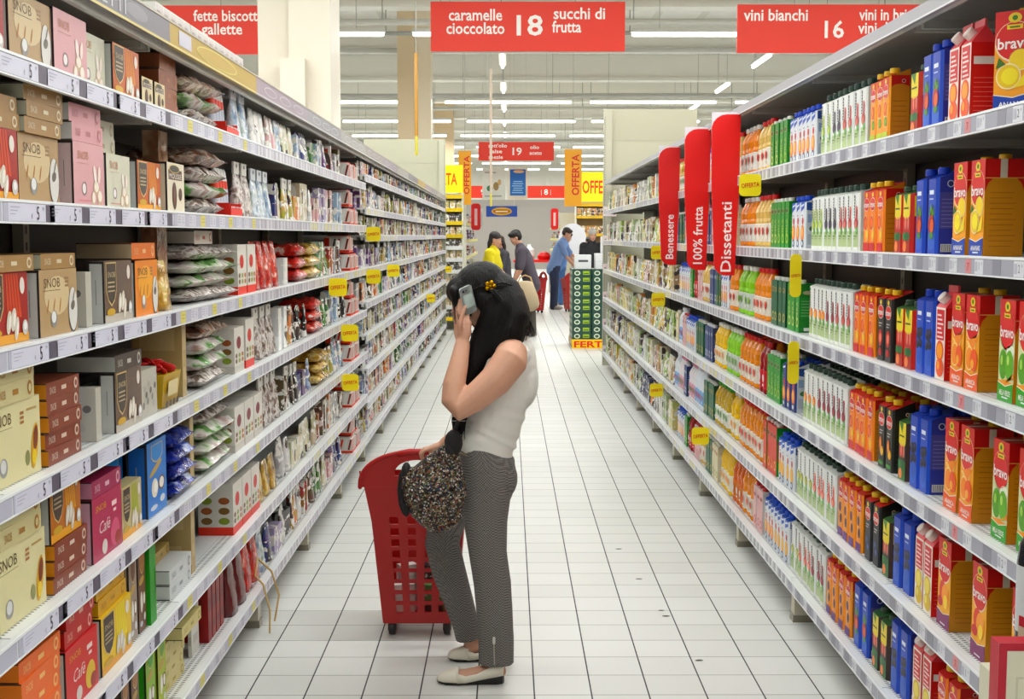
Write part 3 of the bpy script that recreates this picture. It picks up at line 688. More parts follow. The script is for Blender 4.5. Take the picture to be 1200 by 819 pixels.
def gable_carton(key, ground, side, fr1, fr2):
    w, d, h = .072, .072, .2; m = MB(); f = faces(w, d, h); F = f['front']
    m.box(-w/2, w/2, -d/2, d/2, 0, h, side, front=ground)
    r = .045; m.add([(-w/2,-d/2,h),(w/2,-d/2,h),(w/2,d/2,h),(-w/2,d/2,h),(-w/2,0,h+r),(w/2,0,h+r)], [(0,1,5,4),(2,3,4,5),(1,2,5),(3,0,4)], 'cf4a50')
    m.box(-w/2, w/2, -.003, .003, h+r-.002, h+r+.016, 'd05a5e')
    m.rect(F, -w*.4, h*.55, w*.4, h*.97, 'c9343c', 0)
    for k in range(6): m.rect(F, -w*.32, h*(.58+.06*k), w*(.3-.1*(k % 3)), h*(.58+.06*k)+.005, 'f0d8d4', 1)
    m.ell(F, 0, h*.4, w*.4, w*.4, fr1, 1); m.ell(F, 0, h*.4, w*.3, w*.3, fr2, 2); m.ell(F, .05*w, h*.17, w*.42, h*.13, fr1, 2); m.ell(F, -.1*w, h*.2, w*.15, h*.06, fr2, 3)
    for s in ('left', 'right'):
        m.rect(f[s], -d*.4, h*.72, d*.42, h*.82, 'dcd6d2', 0)
        for k in range(8): m.rect(f[s], -d*.38, h*(.12+.06*k), d*.36, h*(.12+.06*k)+.002, 'd46a68', 0)
    c = MB(); c.lathe([(.016, 0), (.016, .02), (.014, .022)], 'e4d8d2', 14, T=Matrix.Translation((0, -d*.27, h+r*.42)) @ Matrix.Rotation(radians(50), 4, 'X'))
    TPL[key] = dict(parts=[('body', m.mesh('juice_carton'), (0,0,0)), ('screw_cap', c.mesh('screw_cap'), (0,0,0))], w=w, d=d, h=h+r+.016)
gable_carton('gable_pink', 'ece2da', 'c4262c', 'e4632a', 'f2a050'); gable_carton('gable_pine', 'eee8dc', 'c4262c', 'd8b83a', 'ecd878')
def bluewhite_carton(key, big, top='2452b4', body='e2e6ea'):
    w, d, h = .07, .07, .212; m = MB(); f = faces(w, d, h); F = f['front']; a = w/2-.007
    prisma(m, w, d, h, 'd0d6de', top, body, .007)
    m.dec(F, [(-a, h*.7), (a, h*.78), (a, h*.88), (-a, h*.88)], top, 0); m.dec(F, [(-a*.8, h*.79), (a*.8, h*.83), (a*.8, h*.86), (-a*.8, h*.83)], 'e4ecf4', 1)
    m.ell(F, 0, h*.3, a*.98, h*.16, big, 1); m.ell(F, -.15*a, h*.32, a*.55, h*.1, 'f4c070', 2); m.ell(F, .1*a, h*.53, a*.5, h*.07, 'c23a2a', 1); m.ell(F, .1*a, h*.1, a*.7, h*.075, '28366e', 3); m.ell(F, .1*a, h*.1, a*.45, h*.045, 'e0e6ee', 4)
    m.rect(F, -a*.7, h*.63, a*.3, h*.645, '7a8496', 1)
    for s in ('left', 'right'):
        m.dec(f[s], [(-a, h*.74), (a, h*.7), (a, h*.88), (-a, h*.88)], '2a4a94', 0); m.rect(f[s], -a*.8, h*.5, a*.8, h*.66, '8fa4c4', 0); m.ell(f[s], 0, h*.38, a*.6, h*.05, '4f7a4a', 0); m.rect(f[s], -a*.8, h*.08, a*.8, h*.28, 'b4bcc8', 0)
    TPL[key] = dict(parts=[('body', m.mesh('juice_carton'), (0,0,0)), ('screw_cap', capm(.0165, .018, '1f4cc0'), (0, -.008, h*.93))], w=w, d=d, h=h)
bluewhite_carton('bw_orange', 'ee8a22'); bluewhite_carton('bw_yellow', 'f0b82a'); bluewhite_carton('bw_dark', 'ea8226', '26346e', '2f3f78')
def brick(key, ground, side, top, capc, name, nm_col, oval, word=None, size=(.068,.068,.2)):
    w, d, h = size; m = MB(); f = faces(w, d, h); F = f['front']
    m.box(-w/2, w/2, -d/2, d/2, 0, h, side, front=ground, top=top)
    m.ell(F, 0, h*.8, w*.38, h*.055, 'c9c4a0', 1); m.ell(F, 0, h*.8, w*.35, h*.047, oval, 2)
    if word: m.text(F, word, 0, h*.45, .022, nm_col, 1, width=h*.34, rot=pi/2, bold=.01)
    m.ell(F, .1*w, h*.2, w*.32, h*.1, nm_col, 1); m.ell(F, .1*w, h*.2, w*.2, h*.06, ground, 2)
    for s in ('left', 'right'):
        m.rect(f[s], -d*.42, h*.3, d*.42, h*.72, top, 0); m.ell(f[s], 0, h*.82, d*.3, h*.04, 'bcb890', 0); m.rect(f[s], -d*.2, h*.03, d*.3, h*.1, 'e4e4e0', 0)
        for k in range(6): m.rect(f[s], -d*.36, h*(.34+.06*k), d*.3, h*(.34+.06*k)+.002, 'a9b49a', 1)
    TPL[key] = dict(parts=[('body', m.mesh('juice_brick'), (0,0,0)), ('screw_cap', capm(.015, .016, capc), (0, -.012, h))], w=w, d=d, h=h+.016)
brick('green_pera', '2e8a34', '1f7a30', '2f8f3c', 'e6e4de', 'PERA', 'd4dc8a', '5a4a20', 'PERA'); brick('green_plain', '2f8f38', '257f30', '46a044', 'e6e4de', 'MELA', 'b8d060', '4a5020', 'MELA')
brick('dark_green', '1e5a3c', '174a30', '2a6a46', 'e6e4de', '', 'c9b870', '7a6a3a', None); brick('red_green', 'd0452c', '2a8a3c', 'c43a2a', 'e6e4de', 'PERA', 'f0a85a', '8a2a20', None, (.07,.07,.22))
brick('pink_brick', 'e0b0b0', 'd8d2ce', 'e6deda', 'c23a3a', '', 'c25a5a', 'a83a4a', None); brick('navy_brick', '26386e', '1e2c58', '2c3f7a', 'e8e8ea', '', 'e0e4ee', '9aa6c8', None)
brick('cream_brick', 'e6dcbc', 'd8ceb0', 'e8e0c8', 'e4e0d8', '', '8aa84a', 'b88a3a', None)
def bottle(key, juice, capc, label, lab2, h=.24, r=.041):
    m = MB()
    m.lathe([(r*.85, 0, juice), (r, .008, juice), (r, h*.06, juice), (r*.96, h*.1, label), (r*1.0, h*.11, label), (r*1.0, h*.44, label), (r*.96, h*.46, juice), (r*.99, h*.5, juice), (r*.9, h*.56, juice), (r*.93, h*.6, juice), (r*.97, h*.68, juice), (r*.8, h*.78, juice), (r*.5, h*.87, juice), (r*.4, h*.9, juice), (r*.38, h*.93, juice)], juice, 18)
    F = (V(0, -r*1.005, 0), V(1,0,0), V(0,0,1))
    m.ell(F, 0, h*.32, r*.5, h*.07, lab2, 2); m.rect(F, -r*.35, h*.16, r*.35, h*.2, 'efe9e0', 2); m.rect(F, -r*.3, h*.24, r*.3, h*.26, lab2, 2)
    TPL[key] = dict(parts=[('body', m.mesh('juice_bottle'), (0,0,0)), ('screw_cap', capm(.02, .022, capc), (0, 0, h*.92))], w=r*2+.002, d=r*2, h=h)
J = lambda h: M(h, .14)
bottle('bt_pale', J('d9b878'), 'c8302a', M('e4dccf'), 'c8402a'); bottle('bt_orange', J('dc8a2a'), 'c8302a', M('ded4c6'), 'd84a1e'); bottle('bt_deep', J('cf6a1c'), 'd8381e', M('cf7a3a'), 'e8e0d8')
bottle('bt_lime', M('8fc822', .3), 'e8e6e0', M('c4cac2'), '7aa82a'); bottle('bt_yellow', J('e8be1e'), 'e2e0da', M('e8e2cc'), 'f0a01e'); bottle('bt_white', J('e08a2a'), 'dcdad4', M('d6d4ce'), 'b04a24')
bottle('bt_red', J('8a1c24'), 'b01e24', M('c2343a'), 'e8d8d0'); bottle('bt_green', J('b89a3a'), '3f9a34', M('e4e2d8'), '3f8a34'); bottle('bt_milk', M('dfe4ea', .3), 'e6e6ea', M('8ab0d8'), 'd06a8a'); bottle('bt_pinkm', M('e4dfe2', .3), 'd88aa4', M('d8a4b4'), '5a8a4a')

# sweets side
def shieldpoly(cx, cy, w, h): return [(cx-w/2, cy+h/2), (cx+w/2, cy+h/2), (cx+w/2, cy-h*.15), (cx+w*.3, cy-h*.38), (cx, cy-h/2), (cx-w*.3, cy-h*.38), (cx-w/2, cy-h*.15)]
def conf_box(key, ground, accent, style, w=.225, h=.152, d=.042, spine='c6c6c2', word='SNOB', wc='5c4a34'):
    m = MB(); f = faces(w, d, h); F = f['front']
    m.box(-w/2, w/2, -d/2, d/2, 0, h, ground, left=spine if style != 'plain' else ground)
    if style != 'plain':
        m.rect(f['left'], -d*.5, 0, -d*.38, h, '2a2624', 0); m.rect(f['left'], d*.38, 0, d*.5, h, '2a2624', 0); m.rect(f['left'], -d*.5, h*.96, d*.5, h, '2a2624', 0); m.rect(f['left'], -d*.05, h*.3, 0, h*.7, '8a8a88', 0)
    if style == 'shield':
        for k in range(5): m.dec(F, [(w*(-.02+.06*k), h*.98), (w*(.01+.06*k), h*.98), (w*(.06+.07*k), h*.35), (w*(.0+.07*k), h*.35)], accent, 0)
        m.dec(F, shieldpoly(-w*.27, h*.62, w*.36, h*.72), 'd9c28a', 1); m.dec(F, shieldpoly(-w*.27, h*.625, w*.33, h*.67), '3c302a', 2)
        m.text(F, 'SNOB', -w*.27, h*.78, .014, 'c9b894', 3, width=w*.26); 
        for k in range(3): m.rect(F, -w*.4, h*(.5+.07*k), -w*.16, h*(.5+.07*k)+.004, 'b8a888', 3)
        m.rect(F, -w*.5, 0, w*.5, h*.13, 'e2a52a' if accent != '6a5c52' else 'b8b0a4', 0); m.ell(F, -w*.3, h*.17, w*.15, h*.06, 'c9a234', 3)
        for cx, cy, r in ((.02,.3,.055),(.13,.33,.06),(.2,.2,.05)): m.ell(F, w*cx, h*cy, w*r, h*.17, 'd8cfc0', 3, rot=-.3); m.ell(F, w*cx+.003, h*cy, w*r*.5, h*.1, 'f0ebe2', 4, rot=-.3)
        m.ell(F, w*.36, h*.8, w*.06, h*.12, 'e6ddd4', 2); m.ell(F, w*.4, h*.2, w*.07, h*.11, 'c9c6c2', 4); m.ell(F, w*.4, h*.22, w*.04, h*.06, 'f0f0ee', 5)
    elif style == 'snob':
        m.ell(F, -w*.05, h*.6, w*.33, h*.3, accent, 0); m.text(F, word, -w*.18, h*.8, .021, wc, 1, width=w*.42); m.rect(F, -w*.42, h*.68, w*.04, h*.688, wc, 1)
        for k in range(3): m.rect(F, w*.16, h*(.72+.06*k), w*.26, h*(.72+.06*k)+.005, '9a7a5a', 1); m.ell(F, w*(-.3+.16*k), h*.45, w*.014, h*.12, 'a8743c', 1, rot=-.35)
        m.ell(F, -w*.15, h*.25, w*.085, h*.13, '8f8c88', 1); m.ell(F, -w*.16, h*.28, w*.06, h*.09, 'e4e4e2', 2)
        m.ell(F, w*.37, h*.34, w*.13, h*.36, '4a4038', 1); m.ell(F, w*.37, h*.36, w*.12, h*.34, 'dcd9d4', 2); m.ell(F, w*.36, h*.42, w*.06, h*.07, '6d645c', 3, rot=.5); m.ell(F, w*.39, h*.56, w*.012, h*.14, '5a524a', 3, rot=-.5)
    elif style == 'pink':
        m.text(F, 'SNOB', -w*.2, h*.8, .02, 'c08a6a', 1, width=w*.34); m.rect(F, -w*.38, h*.67, 0, h*.676, 'c08a6a', 1); m.ell(F, -w*.17, h*.28, w*.08, h*.11, '8a7a7a', 1); m.ell(F, -w*.19, h*.28, w*.06, h*.08, 'ece4e2', 2)
        for cx, cy, r in ((.22,.3,.1),(.33,.15,.09),(.12,.12,.07)): m.ell(F, w*cx, h*cy, w*r, h*.13, 'c9b096', 1); m.ell(F, w*cx, h*cy+.004, w*r*.75, h*.09, 'efe4d8', 2)
        m.ell(F, w*.18, h*.52, w*.045, h*.15, 'f2e6de', 2, rot=.3); m.ell(F, w*.32, h*.52, w*.045, h*.14, 'f0ded4', 2, rot=-.2); m.rect(F, -w*.35, h*.08, w*.05, h*.1, 'd08a8a', 1)
    elif style == 'cafe':
        m.text(F, 'SNOB', -w*.22, h*.82, .016, 'd8a04a', 1, width=w*.35); m.text(F, 'Cafè', -w*.12, h*.5, .03, 'f0dcd8', 1, width=w*.36, shear=.3)
        m.rect(F, w*.15, h*.72, w*.32, h*.8, 'f0d8d4', 1); m.rect(F, w*.2, h*.62, w*.3, h*.67, 'f0d8d4', 1); m.ell(F, -w*.12, h*.16, w*.09, h*.12, 'd8cfc8', 1); m.ell(F, w*.25, h*.28, w*.16, h*.22, accent, 0, rot=.5); m.ell(F, w*.34, h*.16, w*.1, h*.12, '9a3428', 1)
    elif style == 'cream':
        m.text(F, 'SNOB', -w*.3, h*.82, .024, '5c4a2c', 1, width=w*.36); m.rect(F, -w*.48, h*.7, -w*.1, h*.706, '7a6a44', 1)
        for k in range(3): m.rect(F, w*.06, h*(.7+.06*k), w*.14, h*(.7+.06*k)+.006, 'a8744a', 1); 
        m.rect(F, w*.2, h*.84, w*.42, h*.87, 'b89a6a', 1); m.ell(F, w*.36, h*.36, w*.075, h*.3, 'd8a83a', 1, rot=-.25); m.ell(F, w*.38, h*.46, w*.05, h*.16, '7a3a1e', 2, rot=-.25); m.ell(F, w*.34, h*.22, w*.05, h*.1, 'e8ca5a', 3)
        m.ell(F, w*.2, h*.24, w*.05, h*.1, '8a8a5a', 1); m.ell(F, -w*.3, h*.24, w*.08, h*.12, '9a9a98', 1); m.ell(F, -w*.31, h*.26, w*.055, h*.085, 'dcdcda', 2)
    elif style == 'tallpic':
        m.dec(F, shieldpoly(0, h*.82, w*.6, h*.26), 'c9b48a', 1); m.dec(F, shieldpoly(0, h*.825, w*.54, h*.23), accent, 2); m.ell(F, -w*.08, h*.62, w*.34, h*.045, 'b89a5a', 1, rot=.25)
        m.ell(F, -w*.14, h*.36, w*.17, h*.13, 'dcd6c8', 1); m.ell(F, -w*.1, h*.37, w*.1, h*.08, 'f2eee6', 2); m.ell(F, w*.22, h*.38, w*.17, h*.1, '6a4a34', 1); m.ell(F, w*.21, h*.385, w*.12, h*.075, 'f0ece4', 2); m.ell(F, w*.25, h*.16, w*.13, h*.05, 'd8d8d8', 1); m.ell(F, -w*.2, h*.1, w*.18, h*.035, 'c9cfd8', 1)
    elif style == 'mousse':
        m.rect(F, -w*.42, h*.66, w*.36, h*.86, '4a2418', 0); m.ell(F, -w*.08, h*.88, w*.3, h*.085, 'c9b060', 1); m.ell(F, -w*.08, h*.88, w*.27, h*.07, '2c2a1e', 2); m.text(F, 'MOUSSE', -w*.03, h*.735, .016, 'ece4d6', 1, width=w*.68)
        m.ell(F, -w*.1, h*.34, w*.13, h*.28, '43221a', 1); m.ell(F, -w*.12, h*.36, w*.05, h*.2, '6a3a2a', 2); m.ell(F, w*.25, h*.38, w*.1, h*.13, '43221a', 1)
    elif style == 'pattern':
        for k in range(9): m.ell(F, w*(-.36+.09*k), h*(.25+.5*((k*5 % 7)/7)), w*.06, h*.08, ('8a8680','b4b0a8','6d6a66')[k % 3], 1, rot=k)
    elif style == 'plain':
        m.text(F, 'SNOB', -w*.3, h*.5, h*.34, accent, 1, width=w*.16); m.rect(F, -w*.06, h*.4, w*.08, h*.62, accent, 1); m.ell(F, w*.38, h*.5, w*.06, h*.36, accent, 1); m.ell(F, w*.38, h*.5, w*.035, h*.2, ground, 2)
    TPL[key] = dict(parts=[('body', m.mesh('confetti_box'), (0,0,0))], w=w, d=d, h=h)
conf_box('cb_red', '9a2a1c', 'c8502c', 'shield', h=.148); conf_box('cb_tan', 'b09470', 'd0bc98', 'snob', h=.148, w=.24); conf_box('cb_pink', 'd4a4a8', 'e0b8ba', 'pink', spine='c9b0b0'); conf_box('cb_white', 'cfcdbb', 'd8d8c8', 'pink', h=.14, w=.2)
conf_box('cb_orange', 'b8602a', 'd88a4a', 'shield', h=.14, w=.235); conf_box('cb_dark', '6a5448', '6a5c52', 'shield', h=.158, w=.235); conf_box('cb_or2', 'e08a2c', 'eaa858', 'snob', h=.155, w=.22, word='SNOB'); conf_box('cb_cream', 'ded6ac', 'e6e0c0', 'cream', h=.168, w=.26)
conf_box('cb_cafe', 'a82450', 'c85a78', 'cafe', h=.16, w=.235, spine='c8a0b0'); conf_box('cb_olive', 'bcb088', 'a8b04a', 'shield', h=.14, w=.18); conf_box('cb_redcafe', 'c8302a', 'd8b83a', 'cafe', h=.15, w=.225); conf_box('cb_yellow', 'e6c41a', 'f0dc4a', 'shield', h=.15, w=.25)
conf_box('cb_or3', 'b8702a', 'e0a04a', 'shield', h=.15, w=.2, d=.04); conf_box('cb_gray', 'bdb9ae', 'cfcabf', 'pattern', h=.135, w=.16); conf_box('cb_blue', '3f78b8', '6aa0d4', 'tallpic', h=.15, w=.15); conf_box('tall_blue', '2f74c0', '3a86cc', 'tallpic', h=.215, w=.2, d=.06, spine='2a5fa8')
conf_box('mousse', 'ddd4c0', '4a2418', 'mousse', h=.15, w=.2, d=.05, spine='d8cfb8'); conf_box('mousse_s', 'd8c9a4', '4a2418', 'mousse', h=.085, w=.11, d=.06, spine='d4c49c'); conf_box('brown_thin', '6a4a38', 'a8744a', 'tallpic', h=.235, w=.07, d=.05, spine='4a3428'); conf_box('green_thin', '8ab43a', '4f9a2e', 'tallpic', h=.24, w=.09, d=.05, spine='3f9a34')
conf_box('lime_thin', 'a8b83a', '6a9a2e', 'tallpic', h=.23, w=.085, d=.05, spine='a8b83a'); conf_box('green_card', '2f8a2c', '4fa83e', 'plain', h=.24, w=.06, d=.11); conf_box('gray_thin', '9a8a7c', '6a4a38', 'tallpic', h=.23, w=.07, d=.05, spine='b4a898')
def lying(key, ground, accent, w=.225, h=.044, d=.15, end=None):
    conf_box(key, ground, accent, 'plain', w=w, h=h, d=d)
    if end:
        m = MB(); f = faces(w, d, h); o = TPL[key]['parts'][0][1]
        TPL[key]['end'] = end
def flat_box(key, ground, accent, end, w=.225, h=.044, d=.15):
    m = MB(); f = faces(w, d, h); F = f['front']
    m.box(-w/2, w/2, -d/2, d/2, 0, h, ground, left=end, right=end)
    m.text(F, 'SNOB', -w*.32, h*.5, h*.42, accent, 1, width=w*.17); m.rect(F, -w*.06, h*.36, w*.08, h*.62, accent, 1); m.ell(F, w*.38, h*.5, w*.06, h*.36, accent, 1); m.ell(F, w*.38, h*.5, w*.035, h*.2, ground, 2)
    m.rect(f['left'], -d*.5, 0, d*.5, h*.06, '2a2624', 0); m.rect(f['left'], -d*.5, h*.94, d*.5, h, '2a2624', 0)
    TPL[key] = dict(parts=[('body', m.mesh('confetti_box'), (0,0,0))], w=w, d=d, h=h)
flat_box('fl_tan', 'a07e54', 'dccfb4', 'b4b09e', h=.034); flat_box('fl_pink', 'd6a0a6', 'b87a7e', 'c9c4c0'); flat_box('fl_white', 'cbc7b6', 'a89a7c', 'c9c6bc', w=.2); flat_box('fl_orange', 'd8762a', 'e8b88a', 'b8a48a', w=.23); flat_box('fl_dark', '463a34', 'c9c4bc', 'a9a9a2', w=.235); flat_box('fl_cream', 'd2c89c', 'a8783c', 'c2b88a', w=.22)
flat_box('fl_brown', '7c3a26', 'd8c4b4', 'c8862a', w=.225, h=.037); flat_box('fl_magenta', '9a2450', 'e0b8c4', 'c28aa0', w=.23); flat_box('fl_or3', 'e8761e', 'f4c48a', 'e8862e', w=.235, h=.042); flat_box('fl_red', 'b82a24', 'e8b8a8', 'a8281e', w=.2); flat_box('fl_yellow', 'dcae1a', 'b88a14', 'c8a01a', w=.235, h=.04)
flat_box('fl_wood', '8a5034', 'a86a48', '7a4630', w=.2, h=.047, d=.19); flat_box('fl_whitepk', 'cdd0d0', '8f9698', 'd0d2d2', w=.25, h=.045, d=.16); flat_box('fl_tantray', 'b8a06a', '8a744a', 'c2ac78', w=.2, h=.035, d=.16); flat_box('fl_ivory', 'd2c68e', 'a89650', 'd8cc9a', w=.24, h=.04, d=.17); flat_box('fl_kinder', 'd6cfc4', 'b03a2a', 'd8d0c6', w=.28, h=.045, d=.1)
def board(key, mat, w, d, h, mark=None):
    m = MB(); f = faces(w, d, h); m.box(-w/2, w/2, -d/2, d/2, 0, h, mat)
    if mark:
        for s in ('front', 'left'):
            ww = w if s == 'front' else d
            m.rect(f[s], -ww*.35, h*.55, ww*.35, h*.8, mark, 0); m.rect(f[s], -ww*.3, h*.2, ww*.3, h*.35, mark, 0)
    TPL[key] = dict(parts=[('body', m.mesh('tall_box'), (0,0,0))], w=w, d=d, h=h)
board('wrapped_board', FILM_K, .11, .05, .26); board('tan_board', 'b09a70', .05, .16, .27, 'c2ae86'); board('white_board', 'd6d4cc', .1, .012, .2, 'bdbab2')
def pillow(key, mat, w, l, t, seed, name='sweets_bag', flatten=1.0, tie=None):
    """plump film bag lying flat: w across the shelf, l deep, t thick, with flat sealed ends"""
    rnd = random.Random(seed); nx, ny = 14, 10; m = MB(); vs = []; fs = []
    bump_ = [[rnd.uniform(-1, 1) for _ in range(ny+1)] for _ in range(nx+1)]
    for s in (1, -1):
        for i in range(nx+1):
            for j in range(ny+1):
                u, v = 2*i/nx-1, 2*j/ny-1
                p = max(0, (1-abs(u)**3.2))*max(0, (1-abs(v)**4))
                z = t/2 + s*(t/2*p**.38 + (.009*bump_[i][j]*p**.5 if s > 0 else 0))
                k = 1 - .06*(1-abs(v))*abs(u)**4 + .02*bump_[i][j]*abs(u)
                vs.append((u*w/2*k, v*l/2*(1+.03*bump_[i][j]*abs(v)), z))
    N = (nx+1)*(ny+1)
    for s in (0, 1):
        for i in range(nx):
            for j in range(ny):
                a = s*N + i*(ny+1)+j; q = (a, a+ny+1, a+ny+2, a+1); fs.append(q if s == 0 else q[::-1])
    m.add(vs, fs, mat, True)
    TPL[key] = dict(parts=[('body', m.mesh(name), (0,0,0))], w=w, d=l, h=t)
pillow('bag_white', FILM_W, .42, .26, .056, 1); pillow('bag_green', FILM_G, .42, .26, .054, 2); pillow('bag_brown', FILM_B, .42, .26, .056, 3); pillow('bag_white_big', FILM_W, .66, .28, .049, 4); pillow('bag_green_big', FILM_G, .66, .28, .047, 5); pillow('bag_blue', FILM_BL, .26, .22, .05, 6); pillow('bag_gold', FILM_GO, .34, .2, .06, 7); pillow('bag_red', FILM_R, .3, .2, .06, 8)
def pouch(key, mat, w, h, d, seed, header=None, strap=None):
    """upright bag: gusset at the foot, pinched flat at the top"""
    rnd = random.Random(seed); n = 14; m = MB(); vs = []; rows = 8
    for r in range(rows+1):
        t = r/rows; ww = w/2*(1-.18*t*t) ; dd = d/2*(1-t)**.75 + .002
        for i in range(n):
            a = 2*pi*i/n; e = 2/3.0
            x = math.copysign(abs(cos(a))**e, cos(a))*ww; y = math.copysign(abs(sin(a))**e, sin(a))*dd
            k = .004*sin(pi*t)
            vs.append((x+rnd.uniform(-k, k), y+rnd.uniform(-k, k), t*h))
    fs = [(r*n+i, r*n+(i+1) % n, (r+1)*n+(i+1) % n, (r+1)*n+i) for r in range(rows) for i in range(n)]
    m.add(vs, fs + [tuple(range(n-1,-1,-1)), tuple(range(rows*n, rows*n+n))], mat, True)
    if header: m.box(-w*.4, w*.4, -.004, .004, h-.002, h+.045, header); m.ell((V(0,-.004,0),V(1,0,0),V(0,0,1)), 0, h+.03, w*.1, .008, '3a3634', 1)
    TPL[key] = dict(parts=[('body', m.mesh('sweets_pouch'), (0,0,0))], w=w, d=d, h=h + (.047 if header else .004))
pouch('po_print', PRINT_A, .1, .16, .05, 1); pouch('po_wide', PRINT_A, .14, .18, .06, 2); pouch('po_red', FILM_R, .13, .2, .06, 3); pouch('po_clear', FILM_W, .12, .17, .06, 4, 'd9d6d0'); pouch('po_blue', FILM_CB, .12, .16, .06, 5, 'd4d8de'); pouch('po_gold', FILM_GO, .12, .15, .05, 6); pouch('po_maroon', M('5a1c1c', .25), .13, .21, .06, 7); pouch('po_thin', PRINT_A, .07, .17, .03, 9); pouch('po_hang', PRINT_A, .09, .15, .03, 10, 'dcd9d2')
def pbox(key, w, h, d, name):
    m = MB(); f = faces(w, d, h); m.box(-w/2, w/2, -d/2, d/2, 0, h, PRINT_B)
    TPL[key] = dict(parts=[('body', m.mesh(name), (0,0,0))], w=w, d=d, h=h)
pbox('px_small', .09, .13, .04, 'sweets_carton'); pbox('px_tall', .075, .19, .05, 'sweets_carton'); pbox('px_wide', .15, .12, .05, 'sweets_carton'); pbox('px_slim', .035, .16, .09, 'sweets_carton'); pbox('px_drink', .07, .21, .07, 'drink_carton'); pbox('px_drink2', .062, .19, .06, 'drink_carton'); pbox('px_bisc', .11, .2, .06, 'biscuit_packet')
pouch('po_bisc', PRINT_A, .1, .19, .06, 11); TPL['po_bisc']['parts'][0][1].name = 'biscuit_bag'
def white_pack(key, w, h, d, col, emb):
    m = MB(); f = faces(w, d, h); F = f['front']; m.box(-w/2, w/2, -d/2, d/2, 0, h, 'dcd8d0'); m.rect(F, -w/2, 0, w/2, h*.16, col, 0)
    m.ell(F, -w*.05, h*.66, w*.22, h*.14, emb, 1)
    for k in range(6): m.ell(F, w*(-.32+.32*(k % 3)), h*(.26+.12*(k//3)), w*.1, h*.05, ('6a4a2c','8a9a4a','b06a3a')[k % 3], 1)
    for s in ('left', 'right'):
        m.rect(f[s], -d*.5, 0, d*.5, h*.16, col, 0)
        for k in range(6): m.ell(f[s], d*(-.26+.5*(k % 2)), h*(.28+.2*(k//2)), d*.16, h*.07, ('7a5a34','8a9a4a','9a5a3a')[k % 3], 0)
    TPL[key] = dict(parts=[('body', m.mesh('chocolate_carton'), (0,0,0))], w=w, d=d, h=h)
white_pack('wp_red', .16, .19, .13, 'd8452c', 'c83a2a'); white_pack('wp_emblem', .17, .17, .11, 'c9c4bc', '7a2430'); white_pack('wp_stripe', .1, .16, .1, 'e05030', 'd84a2c')
def bottle_pack(key):
    m = MB(); 
    m.lathe([(.02, 0, M('dcdfe4')), (.021, .05, M('c2cad6')), (.019, .1, M('d84a2c')), (.016, .13, M('e6e4e0')), (.011, .165, M('e6e4e0')), (.006, .175, M('e6e4e0'))], 'dcdfe4', 12)
    TPL[key] = dict(parts=[('body', m.mesh('sweets_tube'), (0,0,0))], w=.044, d=.044, h=.175)
bottle_pack('tube_white')
def tray(key, w, d, h, col):
    m = MB(); t = .004
    m.box(-w/2, w/2, -d/2, d/2, 0, t, col); m.box(-w/2, w/2, -d/2, -d/2+t, t, h*.6, col); m.box(-w/2, w/2, d/2-t, d/2, t, h*1.6, col); m.box(-w/2, -w/2+t, -d/2+t, d/2-t, t, h, col); m.box(w/2-t, w/2, -d/2+t, d/2-t, t, h, col)
    for k in range(9): m.rect((V(0,-d/2,0),V(1,0,0),V(0,0,1)), -w*.45+w*.1*k, h*.62, -w*.4+w*.1*k, h*.75, 'e8e0d8', 0)
    TPL[key] = dict(parts=[('body', m.mesh('display_tray'), (0,0,0))], w=w, d=d, h=h)
tray('tray_orange', .2, .14, .05, 'd8402a')
def stripe_tray(key):
    """white counter tray full of striped bars, orange corners"""
    w, d, h = .2, .16, .092; m = MB(); f = faces(w, d, h); m.box(-w/2, w/2, -d/2, d/2, 0, h, 'dedad4'); F = f['front']
    for s, ww in (('front', w), ('left', d), ('right', d)):
        m.rect(f[s], -ww*.5, 0, -ww*.3, h, 'd84a2a', 0); m.rect(f[s], -ww*.5, h*.0, ww*.5, h*.16, 'd84a2a', 1)
        for k in range(4): m.dec(f[s], [(-ww*.2+ww*.17*k, h*.22), (-ww*.12+ww*.17*k, h*.22), (-ww*.02+ww*.17*k, h*.95), (-ww*.1+ww*.17*k, h*.95)], ('3a2a26','d84a2a','e6e2dc','7a2a20')[k], 1)
    for k in range(5): m.box(-w*.42+w*.18*k, -w*.3+w*.18*k, -d*.42, d*.42, h, h+.012+.006*(k % 2), ('e4e0da','d84a2c')[k % 2])
    TPL[key] = dict(parts=[('body', m.mesh('display_tray'), (0,0,0))], w=w, d=d, h=h)
stripe_tray('tray_stripe')
def basket(key):
    m = MB(); w, d, h = .2, .15, .1
    m.prism([(-w*.42,-d*.42),(w*.42,-d*.42),(w*.42,d*.42),(-w*.42,d*.42)], 0, h, 'b8983c', None, [(-w/2,-d/2),(w/2,-d/2),(w/2,d/2),(-w/2,d/2)])
    f = (V(0,-d*.46,0), V(1,0,0), V(0,-.08,1).normalized())
    m.rect(f, -w*.3, h*.35, w*.25, h*.8, 'd8cba0', 8)
    for k in range(4): m.ell(f, -w*.33+w*.2*k, h*.12, w*.08, h*.1, '3a2a1a', 8)
    p = MB(); rnd = random.Random(5)
    for k in range(22):
        a = rnd.uniform(0, 2*pi); r = rnd.uniform(.1, 1)
        R = Matrix.Rotation(a, 3, 'Z') @ Matrix.Rotation(rnd.uniform(-.9, .9), 3, 'X')
        ball(p, (cos(a)*w*.42*r, sin(a)*d*.42*r, h+.012+.025*(1-r)), (.034, .022, .007), M('b8301c', .5), n=8, k=5, rot=R)
    TPL[key] = dict(parts=[('body', m.mesh('gift_basket'), (0,0,0)), ('petal_filling', p.mesh('petal_filling'), (0,0,0))], w=w, d=d, h=h)
basket('gift_basket')

